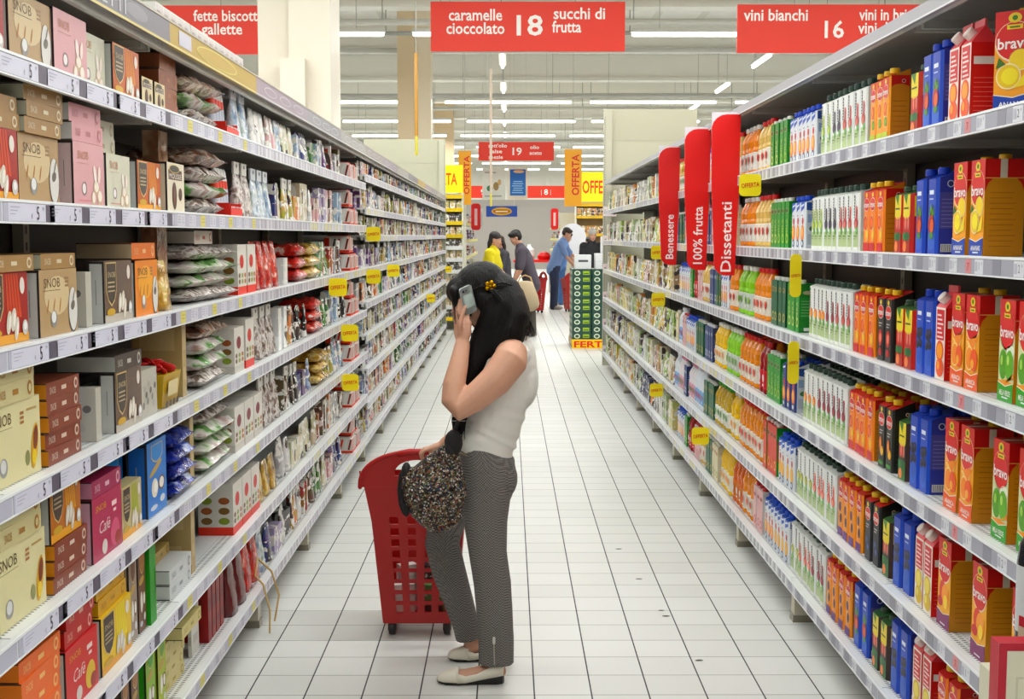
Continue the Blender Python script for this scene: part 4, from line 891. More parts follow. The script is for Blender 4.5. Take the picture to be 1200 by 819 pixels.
# ------------------------------------------------------------------ stocking the shelves
ROWS_R = ['bottom juice shelf', 'second lowest juice shelf', 'third lowest juice shelf', 'third highest juice shelf', 'second highest juice shelf', 'top juice shelf']
ROWS_L = ['bottom sweets shelf', 'second lowest sweets shelf', 'third lowest sweets shelf', 'middle sweets shelf', 'third highest sweets shelf', 'second highest sweets shelf', 'top sweets shelf']
ROWS_LF = ['lowest far sweets shelf', '2nd lowest far sweets shelf', '3rd lowest far sweets shelf', '4th lowest far sweets shelf', 'middle far sweets shelf', '4th highest far sweets shelf', '3rd highest far sweets shelf', '2nd highest far sweets shelf', 'highest far sweets shelf']
PLACED = []
def put(side, row, y, key, desc, cat, group, inset=.03, dz=0.0, rot=0.0, color=None, name=None, fixed=None, tilt=0.0, maxh=None):
    t = TPL[key]; sx = SX[side]; far = side == 'L' and y > 8.9
    z = (LEV_R[row] if side == 'R' else (LEV_LF if far else LEV_L)[row]) + .0006 + dz
    d = t['d'] if abs(rot) < .3 else (abs(t['d']*cos(rot)) + abs(t['w']*sin(rot)))
    root = None
    for nm, me, loc in t['parts']:
        o = bpy.data.objects.new((name or me.name.split('.')[0]) if root is None else nm, me); COL.objects.link(o)
        if color: o.color = lin(color)
        if root is None:
            root = o; k = 1.0 if not maxh or t['h'] <= maxh else maxh/t['h']; o.scale = (k, k, k)
            o.location = (FRONT[side] + sx*(inset + d/2), y, z); o.rotation_euler = (tilt, 0, -sx*pi/2 + rot)
        else: o.parent = root; o.location = loc
    rn = (ROWS_R if side == 'R' else ROWS_LF if far else ROWS_L)[row]
    root['category'] = cat
    if group: root['group'] = group
    if fixed: root['label'] = fixed
    else: PLACED.append((root, desc, rn, y, dz))
    return root
def run(side, row, y0, y1, keys, desc, cat, group, gap=.004, inset=.03, deep=1, n=None, jit=.004, rot=0.0, descs=None):
    if isinstance(keys, str): keys = [keys]
    w = max(TPL[k]['w'] for k in keys) + gap
    n = n or max(1, int((y1-y0)/w + .25)); p = (y1-y0)/n
    deep = min(deep, 2) if row < 3 else 1
    for i in range(n):
        k = keys[i*len(keys)//n]; ds = (descs or {}).get(k, desc)
        y = y0 + p*(i+.5)
        put(side, row, y, k, ds, cat, group, inset + random.uniform(0, jit*1.5), 0, rot + random.uniform(-.015, .015))
        for b in range(1, deep):
            put(side, row, y, k, ds + ' behind', cat, group + ', second rank', inset + b*(TPL[k]['d']+.012) + random.uniform(0, jit), 0, rot + random.uniform(-.02, .02))
def stack(side, row, y, key, n, desc, cat, group, inset=.03, dz=0.0, jit=.006, rot=0.0, flat=1.0):
    h = TPL[key]['h']*flat
    rn = (ROWS_R if side == 'R' else ROWS_L)[row]
    for k in range(n):
        lb = '%s, %s in its pile, %s' % (desc, ['lowest', '2nd up', '3rd up', '4th up', '5th up', '6th up'][k], rn) if n > 1 else '%s on the %s' % (desc, rn)
        put(side, row, y + random.uniform(-jit, jit), key, desc, cat, group, inset + random.uniform(0, jit), dz + k*(h+.0005), rot + random.uniform(-.02, .02), fixed=lb)
JC, JB, CB, SB = 'juice carton', 'juice bottle', 'box of sweets', 'bag of sweets'
# --- juice side, top shelf
def juices():
    R = lambda row, y0, y1, keys, desc, **k: run('R', row, y0, y1, keys, desc, k.pop('cat', JC), k.pop('group', 'row of ' + desc), **k)
    big = {'big_ananas': 'large pineapple juice carton with blue foot', 'big_arancia': 'large orange juice carton with orange foot', 'big_mela': 'large green apple juice carton', 'big_mango': 'large peach juice carton with purple foot'}
    B = lambda row, y0, y1, key, **k: R(row, y0, y1, key, big[key], **k)
    PINE, BERRY = 'tall blue carton with pineapple picture', 'tall blue carton with blackberry picture'
    MEL, MELD = 'carton with yellow top and red fruit slices', 'carton with yellow top and dark body'
    SLO, SLP, SLL = 'slim orange juice carton with yellow cap', 'slim orange carton with purple fruit', 'slim orange carton with lime picture'
    SLF, SLM, SLB = 'slim black carton with fig picture', 'slim black carton with mango picture', 'slim black carton with blueberry picture'
    WD = {'white_apple': 'white apple juice carton with dark green cap', 'white_berry': 'white blackcurrant juice carton with dark cap', 'white_pome': 'white pomegranate juice carton with dark cap', 'white_orange': 'white orange juice carton with dark cap', 'white_red': 'white carton with dark red juice picture', 'white_pear': 'white pear juice carton with dark cap', 'white_pink': 'white carton with pink grapefruit picture'}
    W = lambda row, y0, y1, keys, **k: R(row, y0, y1, keys, 'white juice carton with dark cap', descs=WD, group='row of white juice cartons', gap=.001, **k)
    BW, BWD, BWY = 'white and blue carton with orange picture', 'dark blue carton with orange picture', 'white and blue carton with banana picture'
    GP, GD, PAL = 'green pear juice carton with white cap', 'dark green juice carton', 'pale juice bottle with red cap'
    bt = dict(cat=JB)
    # top
    B(5, 2.72, 2.92, 'big_mela'); put('R', 5, 3.17, 'big_ananas', '', JC, None, .03, 0, radians(48), fixed='large pineapple juice carton turned to face the camera, top juice shelf')
    R(5, 3.33, 3.49, 'gable_pink', 'pink and white grapefruit carton with slanted cap', deep=2); R(5, 3.55, 3.71, ['blue_pine'], PINE, deep=2); R(5, 3.74, 3.83, 'melon_red', MEL)
    R(5, 4.03, 4.25, 'slim_lime', SLL, deep=2); W(5, 4.3, 4.9, ['white_pome', 'white_pome', 'white_berry', 'white_apple'], deep=2); R(5, 5.0, 5.45, ['bw_orange'], BW, deep=2)
    R(5, 5.5, 5.84, ['green_plain', 'green_pera'], GP, descs={'green_plain': 'green apple juice carton with white cap'}); R(5, 5.88, 6.2, 'bt_pale', PAL, deep=2, **bt); R(5, 6.24, 6.6, 'bt_white', 'orange juice bottle with pale cap', **bt)
    # second highest
    B(4, 2.74, 2.95, 'big_ananas'); B(4, 3.2, 3.44, 'big_ananas', n=2, deep=2); R(4, 3.54, 3.76, 'blue_pine', PINE, n=2, deep=2); R(4, 3.78, 3.95, 'melon_red', MEL, n=2)
    R(4, 4.06, 4.3, 'slim_orange', SLO, deep=2); W(4, 4.36, 5.04, ['white_pome', 'white_berry', 'white_apple'], deep=2); R(4, 5.14, 5.4, 'bw_orange', BW); R(4, 5.45, 5.8, ['green_plain', 'green_pera'], GP, deep=2, descs={'green_plain': 'green apple juice carton with white cap'})
    R(4, 5.84, 6.2, 'bt_pale', PAL, deep=2, **bt); R(4, 6.24, 6.62, 'bt_white', 'orange juice bottle with pale cap', **bt)
    # third highest
    B(3, 2.86, 3.08, 'big_mela', n=2); B(3, 3.2, 3.43, 'big_arancia', n=2, deep=2); R(3, 3.46, 3.53, 'gable_pink', 'pink and white grapefruit carton with slanted cap'); R(3, 3.56, 3.72, 'blue_berry', BERRY, n=2, deep=2)
    R(3, 3.74, 3.92, 'melon_red', MEL, n=2); R(3, 3.94, 4.1, 'slim_fig', SLF, deep=2); R(3, 4.13, 4.4, 'slim_orange', SLO, deep=2); W(3, 4.43, 5.05, ['white_pome', 'white_red', 'white_orange', 'white_orange'], deep=2)
    R(3, 5.2, 5.44, 'green_pera', GP, deep=2); R(3, 5.48, 5.78, 'dark_green', GD, deep=2); R(3, 5.86, 6.22, 'bt_orange', 'orange juice bottle with red cap', deep=2, **bt); R(3, 6.26, 6.64, 'bt_lime', 'bright lime green drink bottle', **bt)
    # third lowest
    B(2, 2.74, 2.94, 'big_mela'); B(2, 2.96, 3.12, 'big_mela', n=1); B(2, 3.2, 3.45, 'big_arancia', n=2, deep=2); R(2, 3.58, 3.74, 'blue_berry', BERRY, n=2, deep=3); R(2, 3.76, 3.85, 'melon_dark', MELD)
    R(2, 3.9, 4.07, 'slim_mangodark', SLM, deep=2); R(2, 4.12, 4.42, 'slim_orange', SLO, n=4, deep=2); W(2, 4.45, 5.1, ['white_red', 'white_red', 'white_orange'], deep=3); R(2, 5.26, 5.5, 'bw_dark', BWD, deep=2)
    R(2, 5.54, 5.84, 'green_plain', 'green apple juice carton with white cap', deep=2); R(2, 5.86, 6.04, 'bt_red', 'dark red juice bottle', **bt); R(2, 6.1, 6.55, 'bt_orange', 'orange juice bottle with red cap', deep=2, **bt); R(2, 6.6, 6.95, 'bt_lime', 'bright lime green drink bottle', **bt)
    R(2, 7.0, 7.36, 'bt_yellow', 'yellow juice bottle with pale cap', **bt); R(2, 7.4, 7.7, 'navy_brick', 'navy blue juice brick carton'); R(2, 7.74, 8.05, 'dark_green', GD)
    # second lowest
    B(1, 2.74, 2.95, 'big_mango'); B(1, 3.1, 3.2, 'big_mango', n=1); B(1, 3.36, 3.47, 'big_mango', n=1, deep=2); R(1, 3.5, 3.66, 'gable_pine', 'red and white pineapple carton with slanted cap', deep=2)
    R(1, 3.7, 3.88, 'blue_berry', BERRY, n=2, deep=3); R(1, 3.9, 3.99, 'melon_dark', MELD); R(1, 4.03, 4.19, 'slim_berry', SLB, deep=2); R(1, 4.22, 4.54, 'slim_purple', SLP, n=4, deep=3); W(1, 4.58, 5.2, ['white_pink', 'white_pear'], deep=3)
    R(1, 5.26, 5.56, 'bw_yellow', BWY, deep=3); R(1, 5.6, 5.88, 'red_green', 'red and green peach juice carton', deep=2); R(1, 5.94, 6.55, 'bt_orange', 'orange juice bottle with red cap', deep=3, **bt); R(1, 6.6, 6.8, 'bt_yellow', 'yellow juice bottle with pale cap', **bt)
    R(1, 6.85, 7.3, 'bt_green', 'amber juice bottle with green cap', **bt); R(1, 7.35, 7.7, 'dark_green', GD, deep=2); R(1, 7.75, 8.4, ['bt_milk', 'bt_pinkm'], 'white milk drink bottle', descs={'bt_pinkm': 'pale pink milk drink bottle'}, **bt)
    # bottom
    R(0, 3.28, 3.44, 'slim_orange', SLO, n=2); R(0, 3.5, 3.65, 'gable_pine', 'red and white pineapple carton with slanted cap', n=2, deep=2); R(0, 3.7, 3.87, 'blue_berry', BERRY, n=2, deep=2); R(0, 3.9, 4.08, 'melon_dark', MELD, n=2, deep=2)
    R(0, 4.11, 4.3, ['blue_pine'], PINE, n=2); R(0, 4.33, 4.68, 'slim_purple', SLP, n=4, deep=3); W(0, 4.7, 5.28, ['white_red', 'white_pink', 'white_pear'], deep=3); R(0, 5.32, 5.84, ['bw_yellow', 'bw_orange'], BWY, descs={'bw_orange': BW}, deep=3)
    R(0, 5.88, 6.1, 'pink_brick', 'pink and white brick carton', deep=2); R(0, 6.14, 6.7, ['bt_orange', 'bt_deep'], 'orange juice bottle with red cap', descs={'bt_deep': 'deep orange juice bottle'}, deep=2, **bt); R(0, 6.75, 7.1, 'bt_yellow', 'yellow juice bottle with pale cap', **bt); R(0, 7.15, 7.6, ['cream_brick', 'dark_green'], 'cream fruit brick carton', descs={'dark_green': GD})
    # the rest of the juice bay group, seen past the red flags
    mixes = [['bt_pale', 'pink_brick', 'bt_red', 'green_pera'], ['navy_brick', 'bt_pinkm', 'bt_milk', 'cream_brick'], ['bw_orange', 'bw_yellow', 'pink_brick', 'bt_milk'], ['bt_orange', 'bw_orange', 'dark_green', 'navy_brick'], ['cream_brick', 'bt_green', 'bt_pale', 'pink_brick']]
    DN = {'bt_pale': PAL, 'pink_brick': 'pink and white brick carton', 'bt_red': 'dark red juice bottle', 'green_pera': GP, 'navy_brick': 'navy blue juice brick carton', 'bt_pinkm': 'pale pink milk drink bottle', 'bt_milk': 'white milk drink bottle', 'cream_brick': 'cream fruit brick carton', 'bw_orange': BW, 'bw_yellow': BWY, 'bt_orange': 'orange juice bottle with red cap', 'dark_green': GD, 'bt_green': 'amber juice bottle with green cap'}
    for row, start in ((5, 6.7), (4, 6.7), (3, 6.7), (2, 8.1), (1, 8.45), (0, 7.65)):
        y = start; q = row
        while y < 9.05:
            for k in mixes[q % 5]:
                n = random.choice((2, 3)); w = TPL[k]['w'] + .008
                if y + n*w > 9.1: break
                R(row, y, y+n*w, k, DN[k], n=n, cat=JB if k.startswith('bt') else JC, group='row of ' + DN[k]); y += n*w + .015
            else:
                q += 2; continue
            break
juices()
PAL_R = [('cream', 'd8ccae'), ('beige', 'c4b498'), ('pale yellow', 'dcc878'), ('pale green', 'b4c490'), ('white', 'dcdad2'), ('pink', 'd4a8a4'), ('lime green', 'a0b84a'), ('yellow', 'dcb42c'), ('grey', 'a8a8a4'), ('navy blue', '34406e'), ('orange', 'd8863a'), ('tan', 'b08e64')]
def far_right():
    for row in range(6):
        y = 9.12
        while y < 15.45:
            cn, ch = random.choice(PAL_R); key, nm, ds = random.choice((('px_drink', 'drink_carton', 'drink carton'), ('px_drink2', 'soya_carton', 'soya drink carton'), ('px_bisc', 'biscuit_packet', 'biscuit packet'), ('po_bisc', 'biscuit_bag', 'bag of biscuits'), ('po_bisc', 'rice_cake_bag', 'bag of rice cakes')))
            n = random.choice((1, 2, 2)); w = TPL[key]['w'] + .01
            for k in range(n):
                if y + w > 15.5: break
                put('R', row, y + w/2, key, '%s %s' % (cn, ds), 'packet' if 'bisc' in key else 'carton', 'far row of %s packets' % cn, .03, 0, random.uniform(-.05, .05), ch, nm); y += w
            y += random.uniform(.0, .03) + (.03 if y > 12 else 0)
far_right()
# --- sweets side
def sweets():
    G_ = 'confetti boxes on the near sweets bay'
    def b(row, y, key, desc, inset=.03, dz=0.0, rot=0.0, tilt=0.0): put('L', row, y, key, desc, CB, G_, inset, dz, rot, tilt=tilt)
    S = lambda row, y, key, n, desc, inset=.03, dz=0.0, cat=CB, **k: stack('L', row, y, key, n, desc, cat, k.pop('group', 'stacked ' + desc), inset, dz, **k)
    red, tan, pink, wht, org, drk, or2, crm = 'red confetti box with white almond', 'tan confetti box with white almond picture', 'pink confetti box', 'white and green confetti box', 'brown and orange confetti box', 'dark brown confetti box with shield', 'orange confetti box', 'cream confetti box with peach'
    # top
    b(6, 2.53, 'cb_red', red); b(6, 2.79, 'cb_tan', tan); b(6, 3.03, 'cb_pink', pink, .025); b(6, 3.245, 'cb_white', wht, .045); b(6, 3.475, 'cb_orange', org, .028); b(6, 3.68, 'mousse_s', 'small cream box with dark oval, nearer', .03); b(6, 3.81, 'mousse_s', 'small cream box with dark oval, further', .03)
    S(6, 4.0, 'fl_wood', 4, 'flat brown wrapped chocolate box', .05)
    def bags(row, y, keys, inset=.0, w='clear sweets bag'):
        z = 0.0
        for i, k in enumerate(keys):
            c = 'green labelled' if 'green' in k else 'brown' if 'brown' in k else 'white'
            put('L', row, y + random.uniform(-.02, .02), k, '', SB, 'piles of clear sweets bags', inset + .01 + random.uniform(0, .02), z, random.uniform(-.09, .09), fixed='%s clear sweets bag, %s in its pile, %s' % (c, ['lowest', 'second up', 'third up', 'fourth up', 'fifth up'][i], ROWS_L[row]))
            z += TPL[k]['h']*.985
    bags(6, 4.36, ['bag_white', 'bag_green', 'bag_brown'])
    def tubes(row, y, n=4):
        put('L', row, y, 'tray_orange', '', 'tray', None, .015, fixed='orange card tray of white sweet tubes on the ' + ROWS_L[row])
        for k in range(n): put('L', row, y - .07 + .047*k, 'tube_white', 'white sweet tube in an orange tray', 'sweets', 'white sweet tubes', .06, .0045)
    tubes(6, 4.74); 
    b(6, 4.95, 'po_blue', 'pale blue sweets pouch with card header'); b(6, 5.1, 'po_blue', 'pale blue sweets pouch with card header')
    # second highest
    b(5, 2.58, 'cb_red', red); b(5, 2.83, 'cb_tan', tan, .035); S(5, 2.84, 'fl_tan', 3, 'flat tan confetti box', .02, .149); S(5, 2.6, 'fl_tan', 2, 'flat tan confetti box nearby', .03, .149)
    b(5, 3.12, 'cb_pink', pink, .02); S(5, 3.12, 'fl_pink', 2, 'flat pink confetti box', .02, .153); b(5, 3.37, 'cb_white', wht, .025); S(5, 3.37, 'fl_white', 2, 'flat white confetti box', .06, .142)
    b(5, 3.675, 'cb_orange', org); b(5, 3.93, 'mousse', 'cream chocolate mousse box with brown label', .02); b(5, 4.09, 'wrapped_board', 'tall cellophane wrapped brown box', .1)
    bags(5, 4.42, ['bag_white', 'bag_green', 'bag_white', 'bag_brown']); tubes(5, 4.78)
    for k in range(2): b(5, 4.98 + .14*k, 'po_clear', 'clear sweets pouch with card header')
    for k in range(3): b(5, 5.3 + .13*k, 'po_blue', 'pale blue sweets pouch with card header')
    # third highest
    b(4, 2.61, 'cb_red', red); b(4, 2.885, 'cb_tan', tan, .02); S(4, 2.63, 'fl_tan', 1, 'flat tan confetti box, near one', .02, .149); S(4, 2.89, 'fl_tan', 1, 'flat tan confetti box, far one', .02, .149)
    b(4, 3.12, 'cb_gray', 'pale confetti box seen on its spine', .03, 0, radians(-90)); b(4, 3.345, 'cb_dark', drk, .025); b(4, 3.595, 'cb_or2', or2, .022); S(4, 3.56, 'fl_orange', 1, 'flat orange confetti box', .015, .159)
    b(4, 3.82, 'po_gold', 'gold sweets bag beside orange confetti box', .02); b(4, 3.98, 'wrapped_board', 'tall cellophane wrapped brown box', .08)
    bags(4, 4.42, ['bag_white_big', 'bag_green_big', 'bag_green_big', 'bag_white_big']); S(4, 4.4, 'fl_kinder', 1, 'flat white and red chocolate box over the bags', .05, .195)
    put('L', 4, 4.88, 'wp_red', 'white chocolate carton with red foot', CB, None, .02); put('L', 4, 5.06, 'wp_red', 'white chocolate carton with red foot', CB, None, .02)
    for k in range(4): b(4, 5.25 + .145*k, 'po_red', 'red printed sweets pouch')
    S(4, 6.75, 'bag_gold', 3, 'gold foil sweets bag', .01, 0, SB); S(4, 6.3, 'bag_red', 3, 'red film sweets bag', .01, 0, SB)
    # middle
    b(3, 2.64, 'cb_cream', crm); S(3, 2.62, 'fl_cream', 2, 'flat cream confetti box', .02, .169); S(3, 2.905, 'fl_brown', 5, 'flat brown confetti box with gold edge', .022); b(3, 3.07, 'cb_blue', 'light blue confetti box half behind brown stack', .085)
    b(3, 3.17, 'cb_gray', 'pale confetti box seen on its spine', .03, 0, radians(-90)); b(3, 3.4, 'cb_dark', drk, .022); S(3, 3.39, 'fl_dark', 1, 'flat dark confetti box', .015, .159); b(3, 3.62, 'cb_gray', 'grey flower patterned confetti box', .03)
    put('L', 3, 3.84, 'gift_basket', '', 'basket', None, .02, fixed='small tan gift basket filled with red petals, middle sweets shelf'); b(3, 4.06, 'tan_board', 'tall tan box standing upright', .04)
    bags(3, 4.42, ['bag_white', 'bag_green', 'bag_green', 'bag_brown']); put('L', 3, 4.8, 'wp_emblem', 'white chocolate carton with small pictures', CB, None, .02); put('L', 3, 5.0, 'wp_red', 'white chocolate carton with red foot', CB, None, .02)
    for k in range(3): b(3, 5.3 + .14*k, 'po_clear', 'clear sweets pouch with card header')
    for k in range(2): b(3, 5.72 + .14*k, 'px_tall', 'upright blue and white sweets carton')
    S(3, 6.8, 'bag_red', 3, 'red film sweets bag', .01, 0, SB)
    # third lowest
    b(2, 2.645, 'cb_cream', crm); S(2, 2.63, 'fl_cream', 2, 'flat cream confetti box', .02, .169); S(2, 2.925, 'fl_brown', 3, 'flat brown confetti box with gold edge', .022); b(2, 2.915, 'cb_or3', 'brown and orange confetti box on a flat stack', .03, .114)
    b(2, 3.19, 'cb_cafe', 'magenta coffee confetti box', .022); S(2, 3.19, 'fl_magenta', 1, 'flat magenta confetti box', .02, .161); b(2, 3.41, 'cb_olive', 'olive and white confetti box', .025); b(2, 3.48, 'tall_blue', 'tall blue coconut box half hidden behind olive box', .1)
    b(2, 3.68, 'tall_blue', 'tall blue coconut box at the front', .03); S(2, 3.96, 'bag_blue', 4, 'dark blue foil sweets bag', .01, 0, SB); b(2, 4.13, 'tan_board', 'tall tan box standing upright', .04)
    bags(2, 4.45, ['bag_green', 'bag_green', 'bag_green', 'bag_white']); 
    for k in range(3): put('L', 2, 4.78 + .18*k, 'wp_emblem', 'white chocolate carton with round emblem', CB, 'white emblem cartons', .02)
    for k in range(3): b(2, 5.38 + .14*k, 'po_clear', 'clear sweets pouch with card header')
    S(2, 7.0, 'bag_gold', 3, 'gold foil sweets bag', .01, 0, SB)
    # second lowest
    S(1, 2.72, 'fl_or3', 5, 'flat bright orange confetti box', .022); b(1, 2.97, 'cb_redcafe', 'red coffee confetti box', .022); S(1, 2.97, 'fl_red', 2, 'flat red confetti box', .022, .151); b(1, 3.24, 'cb_yellow', 'yellow confetti box with green shield', .022); S(1, 3.24, 'fl_yellow', 2, 'flat yellow confetti box', .03, .151)
    b(1, 3.415, 'gray_thin', 'thin grey upright box', .03); b(1, 3.5, 'brown_thin', 'thin dark brown upright box', .03); b(1, 3.575, 'green_card', 'bright green upright box', .02); b(1, 3.665, 'lime_thin', 'thin lime green upright box', .05)
    S(1, 3.92, 'fl_whitepk', 2, 'flat white box with bar code', .03); S(1, 3.93, 'fl_tantray', 1, 'flat tan tray box', .09, .092)
    b(1, 4.12, 'tan_board', 'tall tan box standing upright', .04)
    for k in range(3): put('L', 1, 4.72 + .17*k, 'wp_red', 'white chocolate carton with red foot', CB, 'white and red cartons', .02)
    for k in range(3): b(1, 5.25 + .15*k, 'po_gold', 'gold foil sweets pouch')
    # bottom
    b(0, 3.32, 'brown_thin', 'thin dark brown upright box', .03); b(0, 3.41, 'brown_thin', 'thin dark brown upright box', .03); b(0, 3.56, 'green_thin', 'thin green upright box', .03); b(0, 3.68, 'lime_thin', 'thin lime green upright box', .03)
    S(0, 3.9, 'fl_ivory', 4, 'flat ivory box', .05); S(0, 3.95, 'fl_ivory', 1, 'flat ivory box leaning forward', .005, .162); put('L', 0, 4.2, 'white_board', '', 'card', None, .06, fixed='upright white card panel on the bottom sweets shelf')
    for k in range(4): b(0, 4.33 + .062*k, 'book_red', 'dark red upright box', .04)
    for k in range(2): b(0, 4.66 + .15*k, 'po_maroon', 'maroon sweets pouch', .02)
    b(0, 4.98, 'po_red', 'red printed sweets pouch'); b(0, 5.13, 'po_red', 'red printed sweets pouch'); b(0, 5.28, 'po_blue', 'pale blue sweets pouch with card header')
    for row in range(7):
        put('L', row, 8.28, 'tray_stripe', '', 'tray', 'striped display trays', .015, fixed='white display tray with orange corner, lower one on the ' + ROWS_L[row]); 
        if row < 6: put('L', row, 8.28, 'tray_stripe', '', 'tray', 'striped display trays', .02, .118, fixed='white display tray with orange corner, upper one on the ' + ROWS_L[row])
        put('L', row, 8.52, 'tray_stripe', '', 'tray', 'striped display trays', .015, fixed='white display tray with orange corner, further one on the ' + ROWS_L[row])
board('book_red', '8c1a1e', .05, .14, .19, '6a1216')
sweets()
PAL_L = [('lilac', 'a89cc0'), ('purple', '6a4a86'), ('white', 'd8d6d4'), ('silver grey', 'b4b2b4'), ('brown', '6a4432'), ('red', 'b43028'), ('dark blue', '34447e'), ('pale blue', '9ab4cc'), ('beige', 'c4b094'), ('cream', 'd8ccac'), ('orange', 'd8762a'), ('pink', 'd09aa0'), ('green', '5c8a44'), ('gold', 'b89444'), ('black', '2c282a')]
KL = (('po_print', 'sweets_pouch', 'sweets pouch'), ('po_wide', 'sweets_bag', 'upright sweets bag'), ('po_thin', 'candy_stick_bag', 'thin candy bag'), ('po_hang', 'hanging_sweets_bag', 'sweets bag with card top'), ('px_small', 'chocolate_box', 'small chocolate box'), ('px_tall', 'sweets_carton', 'tall sweets carton'), ('px_slim', 'chocolate_bar', 'chocolate bar pack'), ('px_wide', 'wide_sweets_box', 'wide sweets box'))
def far_left():
    start = {6: 5.25, 5: 5.72, 4: 5.9, 3: 5.98, 2: 5.85, 1: 5.75, 0: 5.4}
    blocked = {4: [(6.1, 6.95)], 3: [(6.62, 6.98)], 2: [(6.8, 7.2)]}
    for row in range(9):
        y = start.get(row, 8.95) if row < 7 else 8.95
        while y < 20.3:
            if y < 8.95:
                for a, e in blocked.get(row, []):
                    if a - .16 < y < e: y = e + .01
                if 8.02 < y < 8.64: y = 8.66
                if y > 8.76: y = 8.95
            cn, ch = random.choice(PAL_L); key, nm, ds = random.choice(KL)
            if row >= 5 and y > 8.9 and TPL[key]['h'] > .165: key, nm, ds = KL[random.choice((4, 6, 3))]
            lv = (LEV_LF if y > 8.9 else LEV_L) + [2.17]; room = lv[row+1] - lv[row] - .05
            w = TPL[key]['w'] * min(1, room/TPL[key]['h']); n = random.choice((1, 2, 3)) if w < .12 else 1
            for k in range(n):
                stop = 8.02 if y < 8.02 else 8.86 if y < 8.9 else 20.35
                for a, e in blocked.get(row, []) if y < 8.9 else (): stop = min(stop, a) if y < a else stop
                if y + w > stop: y = {8.02: 8.66, 8.86: 8.96}.get(stop, y + w) if y < 8.9 else 21; break
                put('L', row, y + w/2, key, '%s %s' % (cn, ds), 'sweets', 'far row of %s sweets' % cn, .03 + random.uniform(0, .02), 0, random.uniform(-.08, .08), ch, nm, maxh=room); y += w + .006
            y += random.uniform(.0, .02) + (.035 if y > 12 else 0) + (.06 if y > 15 else 0)
far_left()
# every stocked pack gets the label that tells it from its neighbours
bygroup = {}
for rec in PLACED: bygroup.setdefault((rec[1], rec[2]), []).append(rec)
for (desc, rn), rs in bygroup.items():
    rs.sort(key=lambda r: (r[3], r[4]))
    for i, r in enumerate(rs):
        r[0]['label'] = '%s on the %s' % (desc, rn) if len(rs) == 1 else '%s, %s on the %s' % (desc, ORD[i] if i else 'nearest', rn)
# long white cartons lying on top of the sweets shelving
for k in range(3):
    m = MB(); w, d, h = .4, .25, .1; f = faces(w, d, h); m.box(-w/2, w/2, -d/2, d/2, 0, h, 'dedcd6')
    for j in range(5):
        m.rect(f['front'], -w*.48+w*.2*j, h*.05, -w*.3+w*.2*j, h*.95, 'cfc9c9', 0)
        for q in range(6): m.rect(f['front'], -w*.465+w*.2*j+.005*q*1.3, h*.2, -w*.465+w*.2*j+.005*q*1.3+.003, h*.8, '8a7a7c', 1)
    m.add([(-w/2,-.003,h+.0005),(w/2,-.003,h+.0005),(w/2,.003,h+.0005),(-w/2,.003,h+.0005)], [(0,1,2,3)], 'b8b4ac')
    o = m.build('storage_carton', None, (-1.0-.02-d/2, 3.95+.41*k, 2.1706 + .0), pi/2)
    tag(o, 'white storage carton with bar codes on top of the sweets shelving, ' + ('nearest of three', 'middle of three', 'furthest of three')[k], 'carton', 'white cartons on the shelving')
m = MB(); 
for a in range(5): m.tube([(-1.3+.05*a, 9.05, 2.2), (-1.28+.05*a, 9.4, 2.28), (-1.27+.05*a, 9.9, 2.2)], .018, '2a2626', 6)
o = m.build('cable_coil', None); tag(o, 'dark coiled cable lying on top of the sweets shelving', 'cable')

m = MB(); m.tube([(-1.012, 4.98, .24), (-.985, 5.0, .2), (-.955, 4.98, .1), (-.95, 4.94, .02)], .004, 'c4a878', 6); m.tube([(-1.012, 5.03, .3), (-.96, 5.05, .24), (-.925, 5.02, .15), (-.935, 4.97, .06)], .004, 'b89a68', 6); m.tube([(-1.012, 4.98, .24), (-1.012, 5.03, .3)], .004, 'c4a878', 6)
o = m.build('raffia_ribbon', None); tag(o, 'loose tan raffia ribbon hanging from the bottom sweets shelf', 'ribbon')
m = MB()
for x, y, r in ((.565, 6.37, .012), (.61, 5.8, .012), (.655, 5.3, .01), (.665, 5.22, .012), (.72, 4.66, .011), (-.53, 5.6, .006)):
    m.add([(x + r*1.4*cos(k*pi/5), y + r*.8*sin(k*pi/5), .0012) for k in range(10)], [tuple(range(10))], '3a352e')
o = m.build('floor_speck', None); o['kind'] = 'stuff'; o['label'] = 'dark scuff specks on the pale floor tiles'

